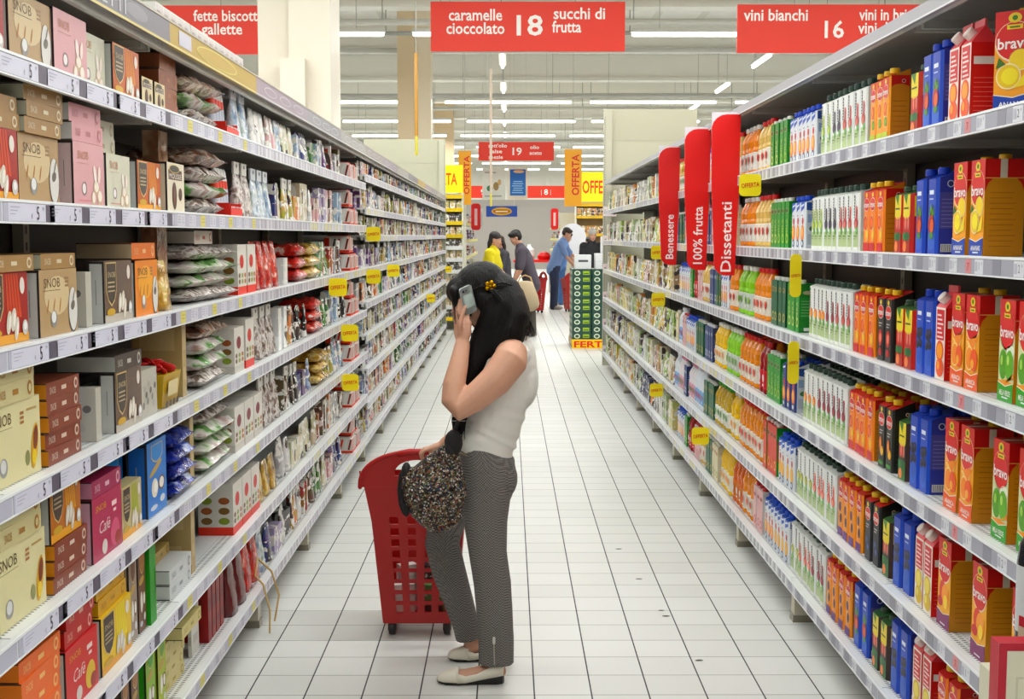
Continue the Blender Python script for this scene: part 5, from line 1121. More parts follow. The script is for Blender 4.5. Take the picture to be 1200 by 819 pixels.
# ------------------------------------------------------------------ beyond the aisle: end displays, banners, posters, pallets
def shelf_unit(x0, x1, y, d, levels, h, label, col, strips, stock, face_up=True, head=None):
    """small open display facing the camera, with its own stock as single packs"""
    e = empty('end_display', ((x0+x1)/2, y, 0)); tag(e, label, 'display shelf', 'end displays past the corridor')
    w = (x1-x0)/2
    m = MB(); m.box(-w, w, d-.03, d, 0, h, col); m.box(-w, -w+.02, 0, d-.03, 0, h, 'd8d6c8'); m.box(w-.02, w, 0, d-.03, 0, h, 'd8d6c8'); m.build('cabinet', e)
    for i, z in enumerate(levels):
        s = MB(); s.box(-w+.021, w-.021, .0, d-.031, z-.02, z, 'd9d9d4'); s.box(-w, w, -.012, 0, z-.06, z+.005, strips[i % len(strips)]); s.build('shelf', e)
    if head:
        word, hh, fg = head; s = MB(); slab(s, [(-w, h), (w, h), (w, h+hh), (-w, h+hh)], .02, 'f4ec1e'); s.text((V(0,0,0),V(1,0,0),V(0,0,1)), word, 0, h+hh*.5, hh*.42, fg, 1, bold=.02, width=w*1.5); s.build('header_card', e)
    for i, z in enumerate(levels[:-1] if len(levels) > 1 else levels):
        k = 0; x = -w + .09
        while x < w - .07:
            key, c, nm, ds = stock[i % len(stock)]
            t = TPL[key]; o = bpy.data.objects.new(nm, t['parts'][0][1]); COL.objects.link(o); o.color = lin(c)
            o.location = ((x0+x1)/2 + x, y + .03 + t['d']/2, z + .0006)
            o['label'] = '%s, %s across on shelf %s up of the %s' % (ds, ORD[k] if k else 'first', ORD[i] if i else 'lowest', ' '.join(label.split()[:4])); o['category'] = 'packet'; o['group'] = ds + ' on ' + ' '.join(label.split()[:4])
            x += t['w'] + .015; k += 1
yl = 'd8bc1e'
shelf_unit(-1.55, -.76, 21.5, .5, [.22, .42, .62, .82, 1.02, 1.22, 1.42, 1.62, 1.84, 2.06, 2.28], 2.32, 'yellow topped end display behind the sweets shelving', 'd0cdbf',
           ['f2d21e', 'dfe0e0', 'dfe0e0', 'dfe0e0', 'dfe0e0', 'dfe0e0', 'dfe0e0', yl, yl, yl, yl], [('px_small', '5c5a58', 'sweets_carton', 'dark small carton'), ('px_small', 'c8a878', 'sweets_carton', 'tan small carton')], head=('OFFERTA', .46, 'e8641e'))
shelf_unit(1.72, 3.0, 32.4, .55, [.3, .75, 1.2, 1.65, 2.1, 2.4], 2.46, 'orange stocked offer display far behind the pallet', 'c9a878', ['dcb43a'], [('px_bisc', 'd08a4a', 'biscuit_packet', 'orange packet')], head=('OFFERTA', .75, 'e8521e'))
# two further runs of shelving seen end on
def far_run(x, y0, y1, h, sx, label):
    e = empty('far_shelving', (x, y0, 0)); tag(e, label, 'shelving'); L = y1-y0
    m = MB(); m.box(*sorted((sx*.42, sx*.45)), 0, L, 0, h, '9c998f'); m.box(*sorted((0, sx*.45)), -.03, 0, 0, h, 'cfcdc0'); m.build('back_panel', e)
    for z in [.2+.33*k for k in range(6)]:
        s = MB(); s.box(*sorted((0, sx*.42)), .001, L, z-.03, z, 'd6d6d0'); s.box(*sorted((-sx*.012, 0)), .001, L, z-.05, z+.005, 'cfc884'); s.build('shelf', e)
    for r in range(6):
        for k in range(8):
            cn, ch = random.choice(PAL_L); t = TPL['px_wide' if k % 2 else 'px_bisc']
            o = bpy.data.objects.new('grocery_packet', t['parts'][0][1]); COL.objects.link(o); o.color = lin(ch)
            o.location = (x + sx*(.03 + t['d']/2), y0 + .2 + L*k/8.2, .2006+.33*r); o.rotation_euler = (0, 0, -sx*pi/2)
            o['label'] = '%s grocery packet, %s along shelf %s up of the %s' % (cn, ORD[k] if k else 'first', ORD[r] if r else 'lowest', ' '.join(label.split()[:5])); o['category'] = 'packet'; o['group'] = 'packets on ' + ' '.join(label.split()[:5])
far_run(-.8, 24.5, 33, 2.25, -1, 'far sweets side shelving run past the corridor')
far_run(1.36, 33.4, 41, 2.2, 1, 'far juice side shelving run past the corridor')
def banner(x, y, z0, w, h, label, word, flip):
    e = empty('hanging_banner', (x, y, z0)); tag(e, label, 'banner', 'orange offer banners')
    m = MB(); slab(m, [(-w/2,0),(w/2,0),(w/2,h),(-w/2,h)], .02, 'e0a21e')
    m.text((V(w*.14, 0, h*.55), V(1,0,0), V(0,0,1)), word, 0, 0, w*.42, 'c23a1c', 1, bold=.025, rot=pi/2, width=h*.72); m.build('panel', e)
    c = MB(); c.tube([(0, .01, h), (0, .01, 5.9-z0)], .005, 'b9b9b4', 6); c.build('suspension_wire', e)
banner(-.81, 24, 2.18, .24, 1.0, 'orange vertical banner above the far sweets shelving', 'OFFERTA', 0)
banner(1.22, 24, 2.15, .32, 1.06, 'wide orange vertical banner left of the yellow offer card', 'OFFERTA', 0)
def small_flag(x, y, z0, label):
    e = empty('flag_sign', (x, y, z0)); tag(e, label, 'sign', 'small red flags'); m = MB(); slab(m, [(p[0], p[1]+.28) for p in rounded(.2, .56, .06)], .015, 'dc2a30'); m.rect((V(0,0,0),V(1,0,0),V(0,0,1)), -.03, .1, .03, .45, 'f0c8c8', 0); m.build('panel', e)
    c = MB(); c.box(.1, .14, 0, .015, .1, .46, 'c9c9c9'); c.build('bracket', e)
small_flag(-.68, 27, 1.72, 'small red flag sign on the far sweets side shelving'); small_flag(1.23, 33.7, 1.76, 'small red flag sign over the man in blue')
def poster(x, y, z, w, h, ground, draw, label):
    e = empty('hanging_poster', (x, y, z)); tag(e, label, 'poster', 'hanging posters'); m = MB(); slab(m, [(-w/2,0),(w/2,0),(w/2,h),(-w/2,h)], .01, ground); draw(m, (V(0,0,0),V(1,0,0),V(0,0,1)), w, h); m.build('panel', e)
    c = MB(); c.tube([(-w*.4, .005, h), (-w*.4, .005, 5.9-z)], .003, 'c9c9c9', 6); c.build('suspension_wire', e); c = MB(); c.tube([(w*.4, .005, h), (w*.4, .005, 5.9-z)], .003, 'c9c9c9', 6); c.build('suspension_wire', e)
def d1(m, f, w, h):
    m.ell(f, -w*.18, h*.35, w*.13, h*.1, '3f7a58', 0); m.ell(f, w*.1, h*.42, w*.12, h*.14, '9a8458', 0); m.ell(f, w*.25, h*.55, w*.08, h*.1, 'c4a878', 0); m.rect(f, -w*.4, h*.85, w*.1, h*.89, '9a9a98', 0); m.rect(f, -w*.4, h*.08, w*.35, h*.12, '9a9a98', 0)
def d2(m, f, w, h):
    m.rect(f, -w*.4, h*.12, w*.4, h*.95, '2468b4', 0); m.ell(f, w*.05, h*.88, w*.28, h*.05, 'd8b088', 1)
    for k in range(6): m.rect(f, -w*(.3-.04*(k % 3)), h*(.2+.07*k), w*(.28-.05*(k % 2)), h*(.23+.07*k), '9ac4e4', 1)
def d3(m, f, w, h): m.ell(f, 0, h*.5, w*.33, h*.38, 'd8a84a', 0); m.ell(f, 0, h*.5, w*.28, h*.2, 'a8642c', 1); m.rect(f, -w*.2, h*.42, w*.2, h*.56, 'f0dca8', 2)
poster(-.29, 26, 2.34, .46, .62, 'dfe3dc', d1, 'pale hanging poster with green and brown pictures'); poster(.2, 26.1, 2.34, .4, .64, 'e4dccb', d2, 'blue hanging poster with white lettering lines'); poster(-.13, 26.3, 1.99, .64, .22, '2c4fa8', d3, 'small blue banner with golden oval under the posters')
# thin hanging tubes with coloured ends
for x, y, z0, z1, c, lb in ((-.87, 12.2, 2.55, 3.3, 'c89a5e', 'thin orange brown rod hanging left of sign 18'), (-.24, 18, 2.2, 3.9, 'd4c4b4', 'thin pale tube hanging in front of sign 19')):
    m = MB(); m.tube([(x, y, z0), (x, y, z1)], .018, c, 8); m.tube([(x, y, z1), (x, y, 5.9)], .004, 'bdbdb8', 6); m.tube([(x, y, z0-.18), (x, y, z0)], .014, 'd8cc6a', 8)
    tag(m.build('hanging_rod', None), lb, 'rod')
# pallet of boxed bottles
e = empty('pallet_base', (1.33, 18.42, 0)); tag(e, 'yellow edged pallet base under the green boxes', 'pallet')
m = MB(); m.box(-.43, .43, -.42, .42, .03, .12, 'b89a6a'); [m.box(x, x+.1, -.41, .41, 0, .03, '8a6c44') for x in (-.42, -.05, .32)]; m.build('deck', e)
m = MB(); slab(m, [(-.42, 0), (.43, 0), (.43, .13), (-.42, .13)], .008, 'f2cf1e'); m.text((V(0,0,.062),V(1,0,0),V(0,0,1)), 'FERTA', -.13, 0, .085, 'd8421c', 1, bold=.03, width=.54)
o = m.build('offer_strip', e, (0, -.431, 0))
for lay in range(5):
    for k in range(3):
        m = MB(); w, d, h = .27, .8, .2; f = faces(w, d, h); m.box(-w/2, w/2, -d/2, d/2, 0, h, '24463c'); 
        for q in range(2):
            z = h*(.06+.47*q)
            m.ell(f['front'], -w*.24, z+h*.2, w*.16, h*.17, 'd9dccb', 0); m.ell(f['front'], -w*.24, z+h*.2, w*.1, h*.1, '2f5c40', 1); m.rect(f['front'], w*.06, z+h*.08, w*.4, z+h*.34, '9ab43a', 0); m.rect(f['front'], w*.1, z+h*.14, w*.36, z+h*.2, '24463c', 1)
            for j in range(3): m.ell(f['left'], -d*.32+d*.3*j, z+h*.2, d*.1, h*.16, 'c4cbb8', 0)
        m.rect(f['front'], -w*.5, h*.96, w*.5, h, '122a24', 0)
        o = m.build('bottle_crate_box', None, (1.33 - .282 + .282*k, 18.42, .1206 + lay*.201)); tag(o, 'dark green boxed bottle case, %s across in %s layer of the pallet' % (('first', 'second', 'third')[k], ('bottom', 'second', 'middle', 'fourth', 'top')[lay]), 'box', 'green cases on the pallet')
for i, (x, z, hh) in enumerate(((1.07, 1.127, .2), (1.36, 1.127, .22), (1.6, 1.127, .22), (1.45, 1.349, .24))):
    m = MB(); w, d, h = .23, .3, hh; f = faces(w, d, h); m.box(-w/2, w/2, -d/2, d/2, 0, h, 'e2e4e6'); m.rect(f['front'], -w*.5, h*.48, w*.5, h*.5, 'bcc0c6', 0); m.text(f['front'], 'So', w*.05 if i else 0, h*.3, h*.22, '2c4668', 0, bold=.01) if i else m.rect(f['front'], -w*.3, h*.5, w*.3, h*.64, '4a4c50', 1)
    o = m.build('white_box', None, (x, 18.25, z)); tag(o, ('white box with dark slots on the green cases', 'white box with blue writing, lower front one', 'white box with blue writing at the back edge', 'white box with blue writing on top of the other white boxes')[i], 'box', 'white boxes on the pallet')
# red table and things past the corridor
e = empty('red_table', (.7, 36, 0)); tag(e, 'red topped table far behind the shoppers', 'table'); m = MB(); m.box(-.55, .55, -.3, .3, .86, .93, 'dc3a34'); m.build('table_top', e)
for x in (-.5, .46):
    for y in (-.27, .23): m = MB(); m.box(x, x+.04, y, y+.04, 0, .86, 'c9c4c0'); m.build('leg', e)
m = MB(); m.lathe([(.13, 0), (.15, .1), (.14, .28), (.06, .36), (.045, .42), (.05, .44)], 'e4e4e4', 16); tag(m.build('white_jug', None, (.6, 36, .931)), 'white plastic jug on the far red table', 'jug')
m = MB(); m.lathe([(.16, 0), (.2, .1), (.12, .2), (.02, .22)], 'c2342e', 16); tag(m.build('red_bag', None, (1.02, 36, .931)), 'round red bundle on the far red table', 'bag')
e = empty('round_sign', (1.55, 30.6, 1.05)); tag(e, 'white round disc stand behind the man in blue', 'display stand'); m = MB(); slab(m, [(cos(a*pi/12)*.34, .45+sin(a*pi/12)*.4) for a in range(24)], .03, 'dcdce0'); m.build('disc', e); m = MB(); m.tube([(0, .03, -1.05), (0, .03, .1)], .03, '9a9a9a'); m.build('pole', e); m = MB(); m.box(-.2, .2, -.15, .2, -1.05, -1.02, '8a8a8a'); m.build('base_plate', e)

# ------------------------------------------------------------------ people
def skin_mat(h):
    k = NT('skin_' + h, .5); n1, _ = k.noise(k.coord('Object'), 14, 3); k.b.inputs['Subsurface Weight'].default_value = .08; k.b.inputs['Subsurface Radius'].default_value = (.01, .004, .002)
    return k.base(k.mix(k.math('MULTIPLY', n1, .35), lin(h), lin('b06e54')))
SKIN = skin_mat('d09e82')
def hair_mat(h, tip):
    k = NT('hair_' + h, .5); k.b.inputs['Specular IOR Level'].default_value = .2; x, y, z = k.xyz(k.coord('Object')); cmb = k.n('ShaderNodeCombineXYZ'); k.l(k.math('MULTIPLY', x, 60), cmb.inputs[0]); k.l(k.math('MULTIPLY', y, 60), cmb.inputs[1]); k.l(k.math('MULTIPLY', z, 6), cmb.inputs[2])
    n1, _ = k.noise(cmb.outputs[0], 2.2, 3); k.bump(n1, .004, .8); return k.base(k.mix(n1, lin(h), lin(tip)))
HAIR_BLACK = hair_mat('050405', '0f0c0c')
def cloth_mat(name, h, rough=.8, scale=9, amt=.02):
    k = NT(name, rough); n1, _ = k.noise(k.coord('Object'), scale, 4); k.bump(n1, amt, .55); return k.base(k.mix(k.math('MULTIPLY', n1, .2), lin(h), lin('8a8478')))
def remeshed(o, vox, smooth=6, fac=.5, disp=None):
    r = o.modifiers.new('skin_over', 'REMESH'); r.mode = 'VOXEL'; r.voxel_size = vox; r.use_smooth_shade = True
    s = o.modifiers.new('relax', 'SMOOTH'); s.factor = fac; s.iterations = smooth
    return o
def hand(m, wrist, palm, dirs, thumb, mat, k=1.0):
    """palm as a flattened pad and five separate fingers, each a bent tapering chain"""
    w, p = V(*wrist), V(*palm); m_ = (w+p)/2; across = V(*dirs['across']).normalized()
    loft(m, [(*w, .021*k, .019*k), (*m_, .033*k, .017*k), (*p, .036*k, .014*k)], mat, 12, ref=across)
    for i, ch in enumerate(dirs['fingers']):
        r = (.0082, .0088, .0086, .0074)[i]*k
        pts = [tuple(p + across*(.025-.0166*i)*k - (p-w)*.12)] + [tuple(c) for c in ch]
        loft(m, [(*q, r*(1-.08*j), r*(1-.08*j)) for j, q in enumerate(pts)], mat, 8)
    loft(m, [(*q, .0105*k*(1-.1*j), .0105*k*(1-.1*j)) for j, q in enumerate(thumb)], mat, 8)
def head(m, c, tilt, mat, s=1.0, yaw=0.0):
    """head looking along -x before turning: skull, jaw, nose, lips, brow, ears; tilt bows it forward"""
    R = Matrix.Rotation(yaw, 3, 'Z') @ Matrix.Rotation(-tilt, 3, 'Y')
    def P(x, y, z): return V(*c) + R @ V(x*s, y*s, z*s)
    def B(x, y, z, rx, ry, rz, rot=None): ball(m, P(x, y, z), (rx*s, ry*s, rz*s), mat, rot=R if rot is None else R @ rot)
    B(.012, 0, .03, .096, .075, .088); B(-.022, 0, -.035, .064, .06, .07); B(-.05, 0, -.085, .032, .034, .026); B(-.02, .0, -.06, .06, .054, .05)
    for t in (-1, 1):
        B(.008, t*.074, -.012, .018, .01, .032); B(-.052, t*.034, -.024, .03, .026, .024); B(-.074, t*.03, .022, .012, .022, .008)
        B(-.076, t*.03, .006, .011, .014, .009)
    B(-.09, 0, -.018, .014, .012, .013); B(-.083, 0, .0, .009, .008, .026, Matrix.Rotation(.25, 3, 'Y')); B(-.078, 0, -.05, .011, .022, .006); B(-.075, 0, -.062, .011, .02, .007)
    return P, R
def face_bits(parent, P, R, s=1.0):
    for t in (-1, 1):
        a = MB(); ball(a, P(-.083, t*.03, .005), (.006*s, .011*s, .006*s), 'e8e4de', rot=R, n=10, k=6); ball(a, P(-.0885, t*.03, .005), (.002*s, .0045*s, .0045*s), '241610', rot=R, n=8, k=5); a.build('eye', parent)
        b = MB(); loft(b, [(*P(-.087, t*.014, .024), .003*s, .003*s), (*P(-.088, t*.032, .028), .003*s, .003*s), (*P(-.078, t*.05, .022), .002*s, .002*s)], '1c1412', 6); b.build('eyebrow', parent)
    l = MB(); ball(l, P(-.087, 0, -.051), (.004*s, .021*s, .005*s), 'a85a50', rot=R, n=10, k=6); ball(l, P(-.084, 0, -.061), (.005*s, .018*s, .006*s), 'b0645a', rot=R, n=10, k=6); l.build('lips', parent)

# ---- the woman with the phone
WM = empty('person', (-.06, 4.52, 0)); tag(WM, 'dark haired woman in white sleeveless top holding phone to her bowed head', 'person')
def wbuild(m, name, parent=None):
    o = m.build(name, None); o.parent = parent or WM
    if parent is None: o.location = (.06, -4.52, 0)
    return o
b = MB()
TORSO = [(-.098, 4.52, .74, .135, .085), (-.09, 4.52, .83, .125, .088), (-.07, 4.52, .91, .118, .092), (-.04, 4.52, 1.0, .125, .1), (-.018, 4.52, 1.09, .14, .1), (-.008, 4.52, 1.16, .145, .085), (-.02, 4.52, 1.215, .09, .062)]
loft(b, TORSO, SKIN, 20)
loft(b, [(-.022, 4.52, 1.2, .058, .058), (-.05, 4.52, 1.262, .046, .048), (-.078, 4.52, 1.31, .046, .05)], SKIN, 14)
HC = (-.092, 4.52, 1.372); HT = radians(38)
HP, HR = head(b, HC, HT, SKIN, .98)
# left arm: elbow low in front, hand up at the face
loft(b, [(.012, 4.41, 1.185, .06, .058), (.008, 4.365, 1.165, .057, .062), (-.045, 4.335, 1.098, .052, .057), (-.115, 4.315, 1.04, .046, .049), (-.175, 4.305, 1.0, .04, .039), (-.192, 4.31, 1.03, .037, .038), (-.186, 4.33, 1.085, .037, .04), (-.17, 4.36, 1.155, .031, .034), (-.158, 4.395, 1.222, .024, .027)], SKIN, 14)
hand(b, (-.158, 4.395, 1.222), (-.158, 4.415, 1.292), dict(across=(-.75, .5, .1), fingers=[
    [(-.19, 4.44, 1.325), (-.19, 4.455, 1.36), (-.178, 4.47, 1.385)], [(-.176, 4.432, 1.335), (-.176, 4.447, 1.372), (-.164, 4.462, 1.398)],
    [(-.16, 4.428, 1.335), (-.158, 4.44, 1.374), (-.146, 4.452, 1.4)], [(-.142, 4.424, 1.328), (-.138, 4.432, 1.36), (-.128, 4.44, 1.382)]]),
    [(-.165, 4.395, 1.25), (-.166, 4.378, 1.29), (-.158, 4.385, 1.325), (-.148, 4.392, 1.35)], SKIN, 1.08)
# right arm reaches down to the basket handle
loft(b, [(-.005, 4.63, 1.16, .055, .058), (-.02, 4.685, 1.12, .047, .05), (-.07, 4.76, .99, .04, .042), (-.105, 4.795, .925, .036, .037), (-.17, 4.815, .855, .033, .034), (-.245, 4.83, .795, .024, .026)], SKIN, 14)
hand(b, (-.245, 4.83, .795), (-.298, 4.84, .778), dict(across=(.1, 1, 0), fingers=[
    [(-.322, 4.868, .775), (-.334, 4.868, .757), (-.328, 4.866, .738)], [(-.326, 4.85, .777), (-.34, 4.85, .758), (-.334, 4.85, .738)],
    [(-.326, 4.834, .776), (-.339, 4.834, .757), (-.333, 4.834, .739)], [(-.32, 4.82, .773), (-.331, 4.82, .756), (-.326, 4.82, .741)]]),
    [(-.262, 4.855, .79), (-.285, 4.876, .776), (-.302, 4.882, .752)], SKIN, .95)
# legs inside the trousers, bare ankles, feet
loft(b, [(-.09, 4.46, .72, .07, .07), (-.075, 4.445, .6, .062, .064), (-.075, 4.435, .46, .05, .052), (-.06, 4.43, .33, .046, .05), (-.047, 4.43, .2, .036, .038), (-.04, 4.43, .1, .028, .032), (-.042, 4.43, .055, .028, .034)], SKIN, 14)
loft(b, [(-.028, 4.43, .04, .026, .022), (-.08, 4.43, .042, .031, .022), (-.15, 4.43, .03, .037, .016), (-.215, 4.43, .024, .032, .012)], SKIN, 12)
loft(b, [(-.11, 4.58, .72, .07, .07), (-.205, 4.62, .58, .058, .058), (-.24, 4.65, .45, .05, .05), (-.215, 4.67, .32, .043, .046), (-.175, 4.68, .19, .036, .038), (-.14, 4.68, .1, .028, .032), (-.135, 4.68, .058, .028, .034)], SKIN, 14)
loft(b, [(-.03, 4.68, .05, .024, .02), (-.09, 4.68, .05, .028, .024), (-.16, 4.68, .034, .036, .016), (-.205, 4.68, .026, .032, .012)], SKIN, 12)
BODY = remeshed(wbuild(b, 'body'), .0048, 5)
face_bits(WM, lambda x, y, z: V(*(HP(x, y, z) - V(-.06, 4.52, 0))), HR, .98)
# top: fine white knit, sleeveless
TOPM = cloth_mat('white_knit', 'eceae3', .85, 7, .03)
t = MB()
def dense(pts, n, amp, z0, z1):
    """more rings between the given ones, with shallow folds between two heights"""
    out = []
    for i in range(len(pts)-1):
        for q in range(n):
            f = q/n; p = [pts[i][k]*(1-f) + pts[i+1][k]*f for k in range(5)]
            if z0 < p[2] < z1: r = amp*sin((p[2]-z0)*2*pi/.034); p[3] += r; p[4] += r
            out.append(tuple(p))
    return out + [pts[-1]]
loft(t, dense([(-.103, 4.52, .812, .138, .1), (-.095, 4.52, .86, .138, .106), (-.072, 4.52, .925, .134, .112), (-.045, 4.52, 1.0, .14, .117), (-.02, 4.52, 1.09, .152, .117), (-.0, 4.52, 1.155, .158, .105), (.0, 4.52, 1.205, .12, .085), (-.018, 4.52, 1.24, .075, .062), (-.035, 4.52, 1.262, .056, .054)], 5, .006, .87, 1.01), TOPM, 26, caps=False)
for i_, q_ in enumerate(t.v):     # the hem dips towards the back
    if q_[2] < .95: t.v[i_] = (q_[0], q_[1], q_[2] - (q_[0]+.11)*.34*min(1, (.95-q_[2])/.1))
for s in (-1, 1): loft(t, [(.005, 4.52+s*.07, 1.19, .045, .065), (.012, 4.52+s*.115, 1.165, .045, .07)], TOPM, 14)
ball(t, (.045, 4.52, 1.16), (.055, .125, .085), TOPM)
ball(t, (-.115, 4.475, 1.055), (.05, .05, .055), TOPM); ball(t, (-.115, 4.565, 1.055), (.05, .05, .055), TOPM)
ball(t, (.06, 4.52, 1.08), (.05, .11, .1), TOPM)
top = remeshed(wbuild(t, 'sleeveless_top'), .0055, 3); top['label'] = 'white sleeveless knit top'
# trousers
def trouser_mat():
    k = NT('small_check_weave', .8); x, y, z = k.xyz(k.coord('Object'))
    cmb = k.n('ShaderNodeCombineXYZ'); k.l(x, cmb.inputs[0]); k.l(y, cmb.inputs[1]); k.l(z, cmb.inputs[2])
    ck = k.n('ShaderNodeTexChecker'); ck.inputs['Scale'].default_value = 210; k.l(cmb.outputs[0], ck.inputs['Vector'])
    n1, _ = k.noise(k.coord('Object'), 6, 4); k.bump(n1, .03, .5)
    return k.base(k.mix(ck.outputs['Fac'], lin('4a4644'), lin('85807c')))
TR = trouser_mat()
p = MB()
loft(p, [(-.1, 4.52, .878, .128, .098), (-.094, 4.52, .84, .142, .104), (-.085, 4.52, .78, .155, .11), (-.08, 4.52, .72, .16, .11), (-.085, 4.52, .67, .15, .1)], TR, 26)
for i_, q_ in enumerate(p.v):
    if q_[2] > .8: p.v[i_] = (q_[0], q_[1], q_[2] - (q_[0]+.11)*.34*min(1, (q_[2]-.8)/.05))
ball(p, (-.035, 4.46, .735), (.07, .07, .085), TR); ball(p, (-.04, 4.58, .735), (.07, .07, .085), TR)
loft(p, [(-.088, 4.455, .73, .085, .098), (-.083, 4.445, .66, .085, .092), (-.08, 4.44, .58, .08, .078), (-.072, 4.435, .47, .07, .068), (-.056, 4.43, .36, .062, .067), (-.048, 4.43, .25, .056, .065), (-.043, 4.43, .15, .052, .064), (-.043, 4.43, .07, .05, .063)], TR, 20, caps=False)
loft(p, [(-.12, 4.58, .73, .085, .088), (-.19, 4.605, .63, .08, .08), (-.232, 4.64, .53, .072, .07), (-.246, 4.655, .45, .066, .065), (-.222, 4.67, .34, .058, .064), (-.186, 4.68, .22, .053, .056), (-.158, 4.68, .125, .049, .05), (-.15, 4.68, .078, .048, .048)], TR, 20, caps=False)
trs = remeshed(wbuild(p, 'trousers'), .005, 4); trs['label'] = 'grey small-check trousers'
z_ = MB(); z_.tube([(-.048, 4.364, .088), (-.05, 4.363, .14), (-.05, 4.36, .17)], .0022, 'a9a39a', 6); z_.tube([(-.05, 4.357, .168), (-.05, 4.355, .186)], .005, 'c9c6c0', 8); wbuild(z_, 'ankle_zip')
z_ = MB()
z_.tube([(-.135, 4.392, .825), (-.175, 4.41, .838)], .0016, 'b09a6a', 6); wbuild(z_, 'pocket_trim')
# shoes
SH = M('e2ddd0', .3); SOLE = M('161514', .5)
def shoe(cx, y, yaw):
    m = MB(); T = Matrix.Translation((cx, y, 0)) @ Matrix.Rotation(yaw, 4, 'Z')
    out = [(-.1225, 0), (-.115, .022), (-.09, .036), (-.05, .04), (0, .034), (.05, .03), (.09, .03), (.112, .022), (.118, 0)]
    outline = out + [(x, -yy) for x, yy in out[-2:0:-1]]
    n = len(outline); rise = lambda x: .012 + .022*max(0, min(1, (x+.02)/.12))
    low = [(x*1.0, yy*.96, .001 + (.004 if x < -.09 else 0)) for x, yy in outline]; up = [(x, yy, rise(x)) for x, yy in outline]
    m.add(low + up, [(i, (i+1) % n, n+(i+1) % n, n+i) for i in range(n)] + [tuple(range(n-1, -1, -1)), tuple(range(n, 2*n))], SOLE, False, T)
    u = MB()
    toe = [(-.118, .018), (-.1, .031), (-.075, .038), (-.05, .04), (-.02, .037)]
    # vamp over the toes
    rows = []
    for x, hw, hh in ((-.121, .006, .006), (-.115, .022, .016), (-.1, .033, .024), (-.08, .038, .031), (-.06, .0405, .037), (-.045, .041, .04)):
        rows.append([(x, hw*cos(pi*j/10), rise(x) + hh*sin(pi*j/10)**.8) for j in range(11)])
    vs = [q for r in rows for q in r]
    u.add(vs, [(i*11+j, i*11+j+1, (i+1)*11+j+1, (i+1)*11+j) for i in range(len(rows)-1) for j in range(10)], SH, True, T)
    # low side bands and heel cup
    band = [(-.05, .041, .034), (-.02, .037, .022), (.02, .033, .022), (.06, .031, .034), (.09, .031, .046), (.11, .024, .054), (.1195, 0, .056)]
    full = band + [(x, -yy, hh) for x, yy, hh in band[-2::-1]]
    vs = []
    for x, yy, hh in full: vs += [(x, yy, rise(x)-.002), (x*1.005, yy*1.04, rise(x)+hh*.45), (x, yy*.99, rise(x)+hh)]
    u.add(vs, [(3*i+q, 3*i+q+1, 3*i+q+4, 3*i+q+3) for i in range(len(full)-1) for q in (0, 1)], SH, True, T)
    return m, u
for cx, y, yw in ((-.132, 4.43, .0), (-.105, 4.68, .05)):
    m, u = shoe(cx, y, yw); so = wbuild(u, 'shoe'); so['label'] = 'white slip-on shoe'; sol = m.build('sole', None); sol.parent = so
    md = so.modifiers.new('leather', 'SOLIDIFY'); md.thickness = .003; md.offset = 1
# hair
h = MB(); H = HAIR_BLACK
def HB(x, y, z, rx, ry, rz): ball(h, HP(x, y, z), (rx, ry, rz), H, n=18, k=12, rot=HR)
HB(.018, 0, .04, .102, .088, .088); HB(.042, 0, .005, .08, .084, .088); HB(-.035, 0, .075, .062, .072, .05); HB(.03, 0, -.04, .07, .075, .07)
for s in (-1, 1): HB(.004, s*.074, -.015, .034, .02, .05)
for s in (-1, 1):   # locks beside the face
    loft(h, [(*HP(-.06, s*.058, .085), .028, .02), (*HP(-.09, s*.066, .03), .024, .014), (*HP(-.1, s*.066, -.03), .014, .01), (*HP(-.112, s*.062, -.075), .005, .004)], H, 10)
    loft(h, [(*HP(-.02, s*.078, .06), .03, .016), (*HP(-.055, s*.082, .03), .016, .012), (*HP(-.066, s*.083, -.02), .007, .006)], H, 10)
# mass gathered at the clip, falling over the near shoulder and down the chest
loft(h, [(-.02, 4.51, 1.4, .08, .065), (.01, 4.49, 1.35, .085, .06), (.025, 4.47, 1.3, .085, .056), (.005, 4.45, 1.25, .075, .058), (-.035, 4.44, 1.21, .055, .055)], H, 16)
loft(h, [(-.02, 4.46, 1.36, .06, .06), (-.045, 4.45, 1.3, .055, .06), (-.075, 4.44, 1.23, .045, .058), (-.11, 4.425, 1.16, .035, .045), (-.14, 4.42, 1.09, .03, .036), (-.16, 4.415, 1.02, .026, .032), (-.172, 4.412, .95, .02, .028), (-.176, 4.41, .905, .008, .02)], H, 14)
loft(h, [(.01, 4.53, 1.38, .08, .05), (.04, 4.52, 1.325, .08, .04), (.055, 4.5, 1.285, .06, .03), (.066, 4.48, 1.255, .03, .012)], H, 12)
HAIR = remeshed(wbuild(h, 'hair'), .0055, 4); HAIR['label'] = 'long black hair with loose strands'
st = MB(); rnd = random.Random(3)
def strand(pts, r=.0022): loft(st, [(*q, r*(1-.6*i/(len(pts)-1)), r*(1-.6*i/(len(pts)-1))) for i, q in enumerate(pts)], H, 5)
for k in range(16):
    a = rnd.uniform(-.012, .012); e = rnd.uniform(-.02, .02)
    strand([(-.055+a, 4.4+a, 1.41), (-.02+e, 4.405, 1.35), (.02+e, 4.41+a, 1.3), (.05+e*1.6, 4.43, 1.262+a)])
for k in range(14):
    a = rnd.uniform(-.02, .02); e = rnd.uniform(-.02, .02)
    strand([(-.16+a, 4.405+a*.5, 1.0), (-.17+a*1.1, 4.4, .94), (-.178+a*1.4+e*.3, 4.398, .905-abs(e))])
for k in range(8):
    a = rnd.uniform(-.008, .008); strand([(-.16+a, 4.45, 1.42), (-.183+a, 4.44, 1.37), (-.178+a*2, 4.42, 1.32), (-.17+a*3, 4.4, 1.29)])
